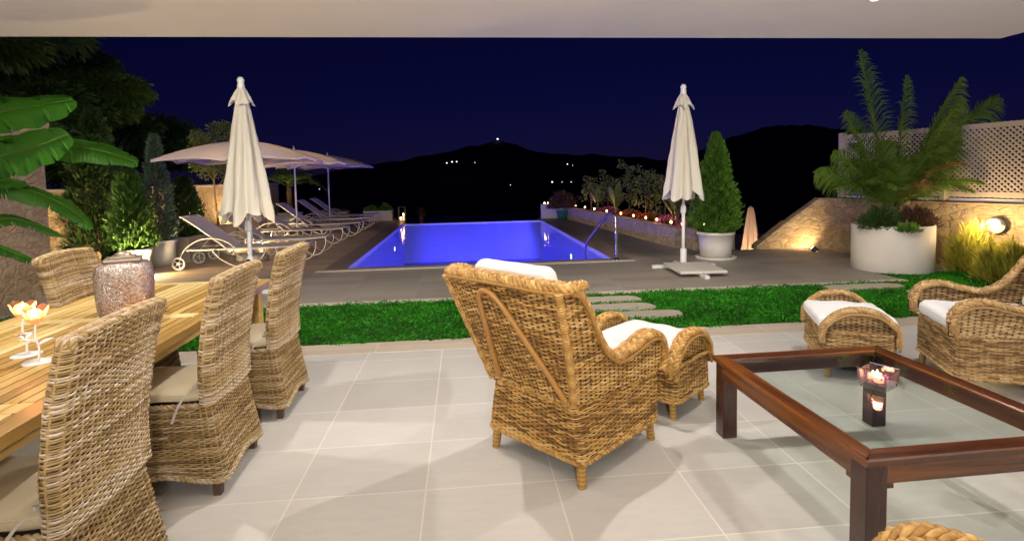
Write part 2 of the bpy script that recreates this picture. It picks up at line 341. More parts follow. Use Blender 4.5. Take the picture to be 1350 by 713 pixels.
    def build(s, name, mats, parent=None, loc=None):
        me = bpy.data.meshes.new(name)
        V = np.concatenate(s.v); me.vertices.add(len(V)); me.vertices.foreach_set('co', V.ravel())
        lt = np.concatenate([np.full(len(f), f.shape[1]) for f in s.f]); ls = np.concatenate([[0], np.cumsum(lt)[:-1]])
        li = np.concatenate([f.ravel() for f in s.f])
        me.loops.add(len(li)); me.loops.foreach_set('vertex_index', li.astype(np.int32))
        me.polygons.add(len(lt)); me.polygons.foreach_set('loop_start', ls.astype(np.int32)); me.polygons.foreach_set('loop_total', lt.astype(np.int32))
        me.polygons.foreach_set('material_index', np.concatenate(s.mi).astype(np.int32)); me.polygons.foreach_set('use_smooth', np.concatenate(s.sm).astype(bool))
        at_ = me.attributes.new('rnd', 'FLOAT', 'POINT'); at_.data.foreach_set('value', np.concatenate(s.a).astype(np.float32))
        me.update(calc_edges=True); me.validate()
        for m in (mats if isinstance(mats, (list, tuple)) else [mats]): me.materials.append(m)
        o = bpy.data.objects.new(name, me); C.objects.link(o)
        if parent: o.parent = parent
        if loc is not None: o.location = loc
        return o

def tag(o, label=None, cat=None, group=None, kind=None):
    if label: o['label'] = label
    if cat: o['category'] = cat
    if group: o['group'] = group
    if kind: o['kind'] = kind
    return o
def thing(name, label, cat, loc=(0, 0, 0), rz=0, group=None):
    o = bpy.data.objects.new(name, None); C.objects.link(o); o.location = loc; o.rotation_euler = (0, 0, rz); o.empty_display_size = .1
    return tag(o, label, cat, group)
def dup(root, loc, rz=None, label=None, group=None):
    r = root.copy(); C.objects.link(r); r.location = loc
    if rz is not None: r.rotation_euler = (0, 0, rz)
    if label: r['label'] = label
    if group: r['group'] = group
    def rec(src, dst):
        for ch in [x for x in bpy.data.objects if x.parent == src]:
            c = ch.copy(); C.objects.link(c); c.parent = dst; rec(ch, c)
    rec(root, r); return r
def light(name, kind, loc, energy, col, parent=None, **kw):
    l = bpy.data.lights.new(name, kind); l.energy = energy; l.color = col
    for k, v in kw.items(): setattr(l, k, v)
    o = bpy.data.objects.new(name, l); C.objects.link(o); o.location = loc
    if parent: o.parent = parent
    return o
def aim(o, target):
    from mathutils import Vector
    o.rotation_euler = (Vector(target) - Vector(o.location)).to_track_quat('-Z', 'Y').to_euler()
def smooth_path(pts, n=40, closed=False):
    """Catmull-Rom through pts"""
    P = np.array(pts, float); m = len(P)
    if closed: idx = lambda i: P[i % m]; segs = m
    else:
        idx = lambda i: P[max(0, min(m - 1, i))]; segs = m - 1
    out = []
    for t in np.linspace(0, segs, n, endpoint=not closed):
        i = min(int(t), segs - 1); u = t - i; a, b, c, d = idx(i - 1), idx(i), idx(i + 1), idx(i + 2)
        out.append(.5 * ((2 * b) + (-a + c) * u + (2 * a - 5 * b + 4 * c - d) * u * u + (-a + 3 * b - 3 * c + d) * u ** 3))
    return np.array(out)
def resample(P, step):
    d = np.concatenate([[0], np.cumsum(np.linalg.norm(np.diff(P, axis=0), axis=1))]); n = max(3, int(d[-1] / step))
    t = np.linspace(0, d[-1], n); return np.stack([np.interp(t, d, P[:, k]) for k in range(3)], 1)
def rope(mb, pts, R, strands=3, pitch=.09, step=.008, sr=.6, sides=6, mi=0):
    P = resample(np.asarray(pts, float), step); m = len(P); tone = RNG.uniform(-.14, .14, strands)
    T = np.gradient(P, axis=0); T /= np.linalg.norm(T, axis=1)[:, None]
    up = A(0, 0, 1) if abs(T[0][2]) < .9 else A(1, 0, 0)
    Nn = np.zeros_like(P); x = np.cross(up, T[0]); Nn[0] = x / np.linalg.norm(x)
    for i in range(1, m):
        x = Nn[i - 1] - T[i] * np.dot(Nn[i - 1], T[i]); Nn[i] = x / np.linalg.norm(x)
    B = np.cross(T, Nn); s = np.arange(m) * step
    for k in range(strands):
        a = 2 * PI * (s / pitch + k / strands)
        Q = P + (R * (1 - sr) * 1.15) * (np.cos(a)[:, None] * Nn + np.sin(a)[:, None] * B)
        at_ = np.clip(.55 + tone[k] + .18 * np.sin(s * 41 + k * 2) + RNG.normal(0, .1, m), 0, 1)
        mb.tube(Q, R * sr * (1 + .12 * np.sin(s * 2 * PI / abs(pitch) * 2 + k * 1.7)), sides, attr=at_, mi=mi)
    return mb
def weave(mb, S, us, vs, sp, r, amp, closed=False, mask=None, lump=0., flat=.8, sides=5, seg=.16, jit=.0012, base=.5, spread=.28, mi=0, sinph=True, rowv=.12):
    """rows of strands following the surface S(U,V)->points, going over and under stakes every sp"""
    us = np.asarray(us, float); vs = np.asarray(vs, float)
    U, V = np.meshgrid(us, vs); nv, nu = U.shape; e = 1e-3
    wob = jit * (np.sin(U * 9.1 + V * 47) + .7 * np.sin(U * 23 + V * 91 + 1.3)); V2 = V + wob
    P = S(U, V2); Tu = S(U + e, V2) - S(U - e, V2); Tv = S(U, V2 + e) - S(U, V2 - e)
    Tu /= np.linalg.norm(Tu, axis=2)[..., None] + 1e-12
    Nn = np.cross(Tu, Tv); Nn /= np.linalg.norm(Nn, axis=2)[..., None] + 1e-12
    B = np.cross(Nn, Tu); row = np.arange(nv)[:, None]
    ph = PI * U / sp + (PI * row if sinph else 0)
    off = amp * np.sin(ph)
    rr = r * (1 - lump * (1 - np.abs(np.cos(ph * .5 if False else ph)))) if lump else np.full_like(U, r)
    rr = rr * (1 + .12 * RNG.normal(size=(nv, 1)))
    if mask is not None: ok = mask(U, V2)
    else: ok = np.ones_like(U, bool)
    Cc = P + off[..., None] * Nn
    ang = np.arange(sides) * 2 * PI / sides + .3
    ring = Cc[:, :, None] + rr[:, :, None, None] * (flat * np.cos(ang)[None, None, :, None] * Nn[:, :, None] + np.sin(ang)[None, None, :, None] * B[:, :, None])
    mu = nu if closed else nu - 1
    i = np.arange(nv)[:, None, None]; j = np.arange(mu)[None, :, None]; k = np.arange(sides)[None, None]
    j2 = (j + 1) % nu; k2 = (k + 1) % sides
    F = np.stack(np.broadcast_arrays((i * nu + j) * sides + k, (i * nu + j) * sides + k2, (i * nu + j2) * sides + k2, (i * nu + j2) * sides + k), -1)
    okf = (ok[:, :mu] & ok[:, (np.arange(mu) + 1) % nu])[:, :, None]
    F = F[np.broadcast_to(okf, F.shape[:3])]
    segid = np.floor(U / seg + RNG.random((nv, 1)) * 7).astype(int)
    h = np.sin(segid * 127.1 + row * 311.7) * 43758.5453; h = h - np.floor(h)
    rv = RNG.normal(0, rowv, (nv, 1)) + rowv * np.sin(V * 17)
    a = np.clip(base + (h - .5) * 2 * spread + rv, 0, 1)
    a = np.repeat(a[:, :, None], sides, 2)
    mb.add(ring.reshape(-1, 3), F.reshape(-1, 4), a.ravel(), mi, True); return mb
def fill_sheet(mb, S, us, vs, off=0., mi=1, closed=False, mask=None):
    U, V = np.meshgrid(us, vs); P = S(U, V)
    if off:
        e = 1e-3; n = np.cross(S(U + e, V) - S(U - e, V), S(U, V + e) - S(U, V - e)); P = P + off * n / (np.linalg.norm(n, axis=2)[..., None] + 1e-12)
    if mask is None: mb.grid(P, .5, mi, True, closed); return
    ok = mask(U, V); nv, nu = U.shape
    i = np.arange(nv - 1)[:, None]; j = np.arange(nu - 1)[None]
    F = np.stack([i * nu + j, i * nu + j + 1, (i + 1) * nu + j + 1, (i + 1) * nu + j], -1)
    o = ok[:-1, :-1] & ok[1:, :-1] & ok[:-1, 1:] & ok[1:, 1:]
    mb.add(P.reshape(-1, 3), F[o], .5, mi, True)
def cushion(mb, x0, x1, y0, y1, z0, z1, R=.04, puff=.015, mi=0, welt=True):
    """soft rounded box, gridded and puffed"""
    n = 18; out = []
    hx, hy, hz = (x1 - x0) / 2, (y1 - y0) / 2, (z1 - z0) / 2; c = A((x0 + x1) / 2, (y0 + y1) / 2, (z0 + z1) / 2)
    t = np.linspace(-1, 1, n); Ua, Va = np.meshgrid(t, t)
    for ax in range(3):
        for sg in (-1, 1):
            P = np.zeros((n, n, 3)); o = [i for i in range(3) if i != ax]
            P[..., ax] = sg; P[..., o[0]] = Ua; P[..., o[1]] = Va
            if (sg < 0) != (ax == 1): P = P[:, ::-1]
            Q = P * A(hx, hy, hz); h = A(hx, hy, hz); Ri = min(R, hz)
            inner = np.clip(Q, -(h - Ri), h - Ri); d = Q - inner; ln = np.linalg.norm(d, axis=2)[..., None]
            Q = inner + d / (ln + 1e-9) * np.minimum(ln, Ri)
            bul = (1 - (Q[..., 0] / hx) ** 2).clip(0) * (1 - (Q[..., 1] / hy) ** 2).clip(0)
            Q[..., 2] += np.sign(Q[..., 2]) * puff * bul * (np.abs(Q[..., 2]) > hz * .5)
            Q[..., 2] += .004 * np.sin(Q[..., 0] * 31 + 1) * np.sin(Q[..., 1] * 27 + 2)
            out.append(Q + c)
    for Q in out: mb.grid(Q, .5, mi, True)
    if welt:
        rr = .05; a_ = np.linspace(0, 2 * PI, 48, endpoint=False); q = 1 / (np.abs(np.cos(a_)) ** 10 + np.abs(np.sin(a_)) ** 10) ** .1
        for zz in (c[2] + hz * .45, c[2] - hz * .45): mb.tube(np.stack([c[0] + (hx - .004) * q * np.cos(a_), c[1] + (hy - .004) * q * np.sin(a_), np.full(48, zz)], 1), .004, 5, closed=True, mi=mi)
    return mb
def leaves(mb, P, D, ln, wd, attr, droop=.0, mi=0):
    """one bent diamond leaf per point; D direction"""
    n = len(P); D = D / (np.linalg.norm(D, axis=1)[:, None] + 1e-9)
    rnd = RNG.normal(size=(n, 3)); S_ = np.cross(D, rnd); S_ /= np.linalg.norm(S_, axis=1)[:, None] + 1e-9
    ln = np.broadcast_to(ln, (n,))[:, None]; wd = np.broadcast_to(wd, (n,))[:, None]
    a = P; b = P + D * ln * .5 + S_ * wd * .5; c = P + D * ln - A(0, 0, 1) * droop * ln; d = P + D * ln * .5 - S_ * wd * .5
    V = np.stack([a, b, c, d], 1).reshape(-1, 3); F = (np.arange(n)[:, None] * 4 + np.arange(4)[None])
    mb.add(V, F, np.repeat(np.broadcast_to(attr, (n,)), 4), mi, False); return mb

# ------------------------------------------------------------------ camera
H = 1.5; F_PX, CY = 710.6, 278.84; PIT, YAW, ROL = .0649, .0899, -.0213
R0 = A(math.cos(YAW), -math.sin(YAW), 0); F0 = A(math.sin(YAW), math.cos(YAW), 0)
FW = F0 * math.cos(PIT) + A(0, 0, -math.sin(PIT)); UP = np.cross(R0, FW)
cR, sR = math.cos(ROL), math.sin(ROL); RT = cR * R0 + sR * UP; UPR = cR * UP - sR * R0
from mathutils import Matrix
cam_d = bpy.data.cameras.new('camera'); cam = bpy.data.objects.new('camera', cam_d); C.objects.link(cam)
mt = Matrix.Identity(4)
for i in range(3): mt[i][0] = RT[i]; mt[i][1] = UPR[i]; mt[i][2] = -FW[i]
mt[2][3] = H; cam.matrix_world = mt
cam_d.sensor_width = 36; cam_d.lens = 36 * F_PX / 1350; cam_d.shift_y = -(356.5 - CY) / 1350; cam_d.clip_start = .05; cam_d.clip_end = 30000
scene.camera = cam
def ray(px, py): return (px - 675) / F_PX * RT - (py - CY) / F_PX * UPR + FW
def at_depth(px, py, Y): d = ray(px, py); return d * (Y / d[1]) + A(0, 0, H)

# ------------------------------------------------------------------ setting
PX0, PX1, PY0, PY1 = -2.02, 2.64, 9.36, 18.5       # pool opening
def slab(mb, x0, x1, y0, y1, z1=0., z0=-.3, mi=0): mb.box(x0, x1, y0, y1, z0, z1, mi=mi)
m = MB(); m.box(-9, 5.6, -4, 4.68, -.4, 0); tag(m.build('terrace_floor', TERR), kind='structure')
m = MB(); m.box(-9, 7.6, 4.68, 4.97, -.4, .004); tag(m.build('kerb_strip', KERB), kind='structure')
m = MB(); m.box(5.6, 9, -4, 4.676, -.4, -.01); tag(m.build('side_path', SLAB), kind='structure')
m = MB(); m.box(-9, 8.2, 4.97, 6.62, -.4, -.02); m.box(5.9, 8.6, 6.62, 7.2, -.4, -.018); tag(m.build('garden_soil', SOIL), kind='structure')
m = MB(); m.box(-9, 5.9, 6.62, 6.72, -.4, .002); tag(m.build('edging_strip', LIGHTST), kind='structure')
m = MB()
m.box(-6.9, PX0 - .36, 6.72, 9.0, -.4, 0); m.box(PX0 - .36, PX1 + .3, 6.72, 9.0, -.4, 0); m.box(PX1 + .3, 5.9, 6.72, 9.86, -.4, 0); m.box(5.9, 8.0, 7.2, 9.86, -.4, 0)
m.box(PX1 + .36, 5.2, 9.86, 19.1, -.4, 0)
tag(m.build('pool_deck', DECK), kind='structure')
m = MB(); m.box(-6.9, PX0 - .36, 9.0, 21.2, -.4, -.003); tag(m.build('side_deck', DECKW), kind='structure')
m = MB(); m.box(PX0 - .36, PX0, 9.36, PY1 + .9, -.4, .0); m.box(PX1, PX1 + .36, 9.86, 19.1, -.4, .0); m.box(PX1, PX1 + .3, 9.36, 9.86, -.4, .0)
m.box(PX0 - .36, PX1 + .3, 9.14, 9.36, -.4, .0)
tag(m.build('pool_coping', COPE), kind='structure')
m = MB(); m.box(PX0 - .42, PX1 + .3, 9.0, 9.14, -.4, .012); tag(m.build('pool_threshold_strip', LIGHTST), kind='structure')
# basin: inner faces only
m = MB(); d = -1.35
m.box(PX0 - .1, PX1 + .1, PY0 - .1, PY1 + .2, d - .2, d); tag(m.build('pool_floor', POOLF), kind='structure'); m = MB()
m.box(PX0 - .12, PX0 + .004, PY0, PY1, d, -.02); m.box(PX1 - .004, PX1 + .12, PY0, PY1, d, -.02)
m.box(PX0, PX1, PY0 - .12, PY0 + .004, d, -.02); m.box(PX0 + .005, PX1 - .005, PY1 - .14, PY1 + .1, d, -.035)
tag(m.build('pool_basin', POOLT), kind='structure')
m = MB(); g = np.zeros((30, 16, 3)); g[..., 0] = np.linspace(PX0 + .006, PX1 - .006, 16)[None]; g[..., 1] = np.linspace(PY0 + .006, PY1 - .142, 30)[:, None]; g[..., 2] = -.06
m.grid(g); tag(m.build('pool_water', WATER), kind='structure')
# lower terrace on the right, far ground, sea, hills
m = MB(); m.box(5.2, 14, 9.9, 24, -1.9, -1.4); tag(m.build('lower_path', SLAB), kind='structure')
m = MB(); m.box(-60, 60, -40, 60, -4.5, -4.0); tag(m.build('ground', EARTH), kind='structure')
m = MB(); m.box(-60, -7.05, -10, 45, -3.9, -.05); tag(m.build('garden_terrain', EARTH), kind='structure')
m = MB(); m.add([(-9000, 60, -70), (9000, 60, -70), (9000, 14000, -70), (-9000, 14000, -70)], [(0, 1, 2, 3)]); m.add([(-9000, -3000, -70.2), (9000, -3000, -70.2), (9000, 59.9, -70.2), (-9000, 59.9, -70.2)], [(0, 1, 2, 3)])
tag(m.build('sea', SEA), kind='structure')
def hills(name, pts, Y, depth):
    xs = [p[0] for p in pts]; ys = [p[1] for p in pts]; px = np.linspace(xs[0], xs[-1], 160); py = np.interp(px, xs, ys)
    py = py + 1.0 * np.sin(px * .11) + .7 * np.sin(px * .31 + 1)
    top = np.array([at_depth(a, b, Y) for a, b in zip(px, py)]); rows = []
    for t in np.linspace(0, 1, 14):
        r = top.copy(); r[:, 1] = Y - depth * (1 - t); r[:, 2] = -72 + (top[:, 2] + 72) * (t ** 1.1) * (1 + .04 * np.sin(top[:, 0] * .02 + t * 9) * (1 - t)); rows.append(r)
    for t in (.5, 1):
        r = top.copy(); r[:, 1] = Y + depth * t; r[:, 2] = -72 + (top[:, 2] + 72) * (1 - t); rows.append(r)
    m = MB(); m.grid(np.array(rows)); tag(m.build(name, HILL), kind='structure')
hills('far_hills', [(-300, 262), (100, 250), (380, 238), (430, 228), (500, 216), (560, 206), (600, 198), (632, 191), (655, 185), (678, 191), (720, 203), (780, 204), (830, 207), (880, 211), (950, 214), (1100, 222), (1700, 240)], 1900, 900)
hills('near_hills', [(780, 262), (840, 240), (880, 219), (910, 204), (935, 193), (965, 181), (1000, 170), (1040, 164), (1080, 167), (1120, 171), (1200, 176), (1300, 178), (1500, 172), (1800, 190)], 1200, 600)

# house: ceiling slab and the facade behind the camera
m = MB(); m.box(-9.5, 5.09, -3.0, 4.74, 2.70, 2.95); tag(m.build('ceiling', PLASTER), kind='structure')
m = MB(); m.box(-9.5, 5.09, -3.25, -3.0, -.3, 2.95); tag(m.build('house_wall', HOUSE), 'plain plastered house wall behind the covered terrace', 'wall')

# walls
def wall_strip(mb, pts, th, z0, tops, mi=0):
    """vertical wall along a polyline with given top heights; thickness to the right of travel"""
    for i in range(len(pts) - 1):
        a = A(*pts[i]); b = A(*pts[i + 1]); d = (b - a) / np.linalg.norm(b - a); n = A(d[1], -d[0]) * th
        V = []
        for p, t in ((a, tops[i]), (b, tops[i + 1])):
            for q in (p, p + n): V += [(q[0], q[1], z0), (q[0], q[1], t)]
        mb.add(V, [(0, 4, 5, 1), (2, 3, 7, 6), (1, 5, 7, 3), (0, 1, 3, 2), (4, 6, 7, 5), (0, 2, 6, 4)], mi=mi)
def rough_top(p0, p1, n, z, am):
    return [tuple(A(*p0) + (A(*p1) - A(*p0)) * t) for t in np.linspace(0, 1, n)], [z + am * RNG.normal() for _ in range(n)]
t = thing('stone_wall', 'tall rubble stone pier wall behind the banana leaves at far left', 'wall', (-5.74, 6.7, 0))
m = MB(); m.box(-.9, 0, -3.4, 1.35, -.1, 1.95, bevel=.03); m.build('masonry', STONE, t)
m = MB(); m.box(-1.0, .05, -3.5, 1.42, 1.953, 2.42, bevel=.03); m.build('cap_block', STONE, t)
t = thing('boundary_wall', 'long sand coloured garden wall behind the potted conifers and loungers', 'wall', (-7.0, 8.1, 0))
m = MB(); m.box(-.3, 0, 0, 13.2, -.4, 1.38); m.build('masonry', STONE, t)
m = MB(); m.box(-.34, .05, -.02, 13.25, 1.383, 1.45, bevel=.01); m.build('coping', SLAB, t)
t = thing('ramp_wall', 'low rubble wall sloping up beside the deck behind the palm planter', 'wall')
m = MB(); p, tp = [(5.68, 9.9), (6.2, 9.8), (6.74, 9.62)], [.03, .50, .94]
wall_strip(m, [(6.74, 9.62), (6.2, 9.8), (5.68, 9.9)], .28, -1.5, [.94, .50, .03])
wall_strip(m, [(8.3, 4.2), (7.93, 5.5), (7.55, 7.0), (6.74, 9.62)], .3, -1.5, [.93, .93, .93, .93]); m.build('masonry', STONE, t)
m = MB(); wall_strip(m, [(8.29, 4.2), (7.92, 5.5), (7.54, 7.0), (6.73, 9.64)], .32, .933, [.97] * 4)
wall_strip(m, [(6.725, 9.628), (6.2, 9.805), (5.64, 9.91)], .29, -.02, [.97, .525, .05]); m.build('coping', STONE, t)
# lattice fence on top
t = thing('lattice_fence', 'pale timber lattice screen standing on the stone wall at right', 'fence')
def fence_panel(a, b, z0, z1, parent):
    a = A(*a); b = A(*b); Ln = np.linalg.norm(b - a); d = (b - a) / Ln; n = A(d[1], -d[0])
    def W(u, z, o=0): q = a + d * u + n * o; return A(q[0], q[1], z)
    def bar(mb, u0, z0_, u1, z1_, w, o0, o1):
        dd = A(u1 - u0, z1_ - z0_); dd /= np.linalg.norm(dd); pn = A(-dd[1], dd[0]) * w / 2; V = []
        for (u, z) in ((u0, z0_), (u1, z1_)):
            for sgn in (-1, 1):
                for o in (o0, o1): V.append(W(u + sgn * pn[0], z + sgn * pn[1], o))
        mb.add(V, [(0, 1, 3, 2), (4, 6, 7, 5), (0, 4, 5, 1), (2, 3, 7, 6), (0, 2, 6, 4), (1, 5, 7, 3)])
    fr = MB()
    bar(fr, 0, z0 + .04, Ln, z0 + .04, .08, -.02, .025); bar(fr, 0, z1 - .03, Ln, z1 - .03, .06, -.022, .027)
    bar(fr, .03, z0, .03, z1, .06, -.019, .024); bar(fr, Ln - .03, z0, Ln - .03, z1, .06, -.019, .024)
    fr.build('panel_frame', FENCEW, parent)
    lat = MB(); w = .026; st = .075; Hh = z1 - z0
    for s_ in (1, -1):
        k = -Hh
        while k < Ln:
            u0, u1 = k, k + Hh; za, zb = (z0, z1) if s_ > 0 else (z1, z0)
            ua, ub = max(u0, 0), min(u1, Ln)
            fa, fb = (ua - u0) / Hh, (ub - u0) / Hh
            if ub - ua > .02: bar(lat, ua, za + (zb - za) * fa, ub, za + (zb - za) * fb, w, -.008 if s_ > 0 else .001, 0 if s_ > 0 else .009)
            k += st
    lat.build('lattice', FENCEW, parent)
fl = [(6.92, 9.30), (7.42, 7.70), (7.76, 6.45), (8.12, 5.0)]
for i in range(3):
    fence_panel(fl[i], fl[i + 1], 1.05, 2.12, t)
    m = MB(); x, y = fl[i]; m.box(x - .05, x + .05, y - .05, y + .05, .985, 2.16, bevel=.008); m.build('post', FENCEW, t)
    m = MB(); a, b = A(*fl[i]), A(*fl[i + 1]); wall_strip(m, [tuple(b - (b - a) * .05), tuple(a + (b - a) * .05)], .03, .988, [1.03, 1.03]); m.build('bottom_rail', WHITE_MET, t)
# planter wall right of pool
t = thing('planter_wall', 'long low stone flower bed beside the pool carrying a row of tealights', 'planter')
m = MB(); wall_strip(m, [(4.42, 10.4), (3.72, 18.8)], -.22, -.1, [.40, .40]); m.build('front_wall', STONE_G, t)
m = MB(); wall_strip(m, [(5.45, 10.4), (4.75, 18.8)], -.2, -.1, [.36, .36]); m.build('back_wall', STONE_G, t)
m = MB(); m.box(4.42, 5.0, 10.02, 10.4, -.1, .42, bevel=.02); m.build('end_pier', STONE_G, t)
m = MB(); wall_strip(m, [(4.23, 10.6), (3.53, 18.7)], -.0, -.1, [.3, .3]) if False else m.add([(4.4, 10.4, .33), (5.3, 10.4, .33), (4.6, 18.8, .33), (3.8, 18.8, .33)], [(0, 1, 2, 3)]); m.build('soil', SOIL, t)
t = tag(MB().box(2.72, 3.72, 18.72, 18.98, -.1, .50, bevel=.02).build('end_wall', RENDER_W), 'short white rendered wall at the far right corner of the pool', 'wall')

# ------------------------------------------------------------------ lawn and stepping slabs
def lawn():
    n = 150000; x = RNG.uniform(-5.5, 8.0, n); y = RNG.uniform(4.9, 7.3, n)
    near = 4.97 + .03 * np.sin(x * 7) + .02 * np.sin(x * 23) + .015 * np.sin(x * 61); far = 6.62 + .04 * np.sin(x * 5 + 1) + .03 * np.sin(x * 17) + .02 * np.sin(x * 43)
    ok = (y > near + RNG.normal(0, .012, n)) & ((y < far + RNG.normal(0, .015, n)) | ((x > 5.9) & (y < 7.1)))
    for (cx, cy, hx, hy) in STEPS: ok &= ~((np.abs(x - cx) < hx) & (np.abs(y - cy) < hy))
    ok &= ~((x > 6.2) & (y < 6.0) & (RNG.random(n) < .4))
    x, y = x[ok], y[ok]; n = len(x); hgt = .02 + .016 * RNG.random(n) + .006 * (np.sin(x * 6) * np.sin(y * 8))
    P = np.stack([x, y, np.full(n, -.02)], 1) ; P[:, 2] += hgt * RNG.random(n)
    D = RNG.normal(size=(n, 3)) * A(.8, .8, .25); D[:, 2] = np.abs(D[:, 2]) + .35
    a = np.clip(RNG.beta(2.2, 2.6, n) + .14 * np.sin(x * 3 + np.sin(y * 4)) * np.sin(y * 5 + x) + .10 * np.sin(x * 11 + 2 * np.sin(y * 9)), 0, 1)
    m = MB(); leaves(m, P, D, .027, .015, a)
    g = np.zeros((8, 8, 3))
    return tag(m.build('lawn', LAWN), kind='stuff')
STEPS = [(1.66, 6.26, .42, .13), (1.70, 5.88, .42, .13), (1.90, 5.52, .40, .12), (5.05, 6.35, .50, .14), (5.75, 5.95, .42, .13)]
slabs = ['grey stepping slab in the grass, farthest of the three behind the wicker armchair', 'grey stepping slab in the grass, second from the deck behind the armchair', 'grey stepping slab in the grass, nearest of the three behind the armchair',
         'wide sandy stepping slab in the grass in front of the palm planter', 'sandy stepping slab in the grass beside the right armchair back', 'small grey stepping slab in the grass nearest the terrace kerb']
for i, (cx, cy, hx, hy) in enumerate(STEPS):
    m = MB(); p = []
    for k in range(14):
        a = 2 * PI * k / 14; q = 1 / (abs(math.cos(a)) ** 5 + abs(math.sin(a)) ** 5) ** .2 * (1 + random.uniform(-.04, .04)); p.append((cx + hx * q * math.cos(a), cy + hy * q * math.sin(a)))
    V = [(x, y, -.02) for x, y in p] + [(x, y, .014) for x, y in p]
    m.add(V, [tuple(range(14, 28))] + [(k, (k + 1) % 14, 14 + (k + 1) % 14, 14 + k) for k in range(14)])
    tag(m.build('stepping_stone', SLAB), slabs[i], 'stepping stone', 'stepping slabs crossing the grass strip')
lawn()

# ------------------------------------------------------------------ dining chair
def round_loop(hw, hd, r, cy=0):
    """returns function p in [0,1) -> (x,y) on a rounded rectangle, arc-length parametrised (arrays allowed)"""
    def f(p, hw=hw, hd=hd, r=r, cy=cy):
        p = np.mod(p, 1.0); sx = 2 * (hw - r); sy = 2 * (hd - r); q = PI * r / 2
        tot = 2 * sx + 2 * sy + 4 * q; s = p * tot; x = np.zeros_like(s); y = np.zeros_like(s)
        segs = [('l', sx, (-(hw - r), -hd), (1, 0)), ('a', q, (hw - r, -(hd - r)), -PI / 2), ('l', sy, (hw, -(hd - r)), (0, 1)), ('a', q, (hw - r, hd - r), 0),
                ('l', sx, (hw - r, hd), (-1, 0)), ('a', q, (-(hw - r), hd - r), PI / 2), ('l', sy, (-hw, hd - r), (0, -1)), ('a', q, (-(hw - r), -(hd - r)), PI)]
        acc = np.zeros_like(s)
        for kind, ln, o, d in segs:
            t = s - acc; inn = (t >= 0) & (t <= ln + 1e-9)
            if kind == 'l': xx = o[0] + d[0] * t; yy = o[1] + d[1] * t
            else: th = d + t / (r + 1e-12); xx = o[0] + r * np.cos(th); yy = o[1] + r * np.sin(th)
            x = np.where(inn, xx, x); y = np.where(inn, yy, y); acc = acc + ln
        return x, y + cy
    return f
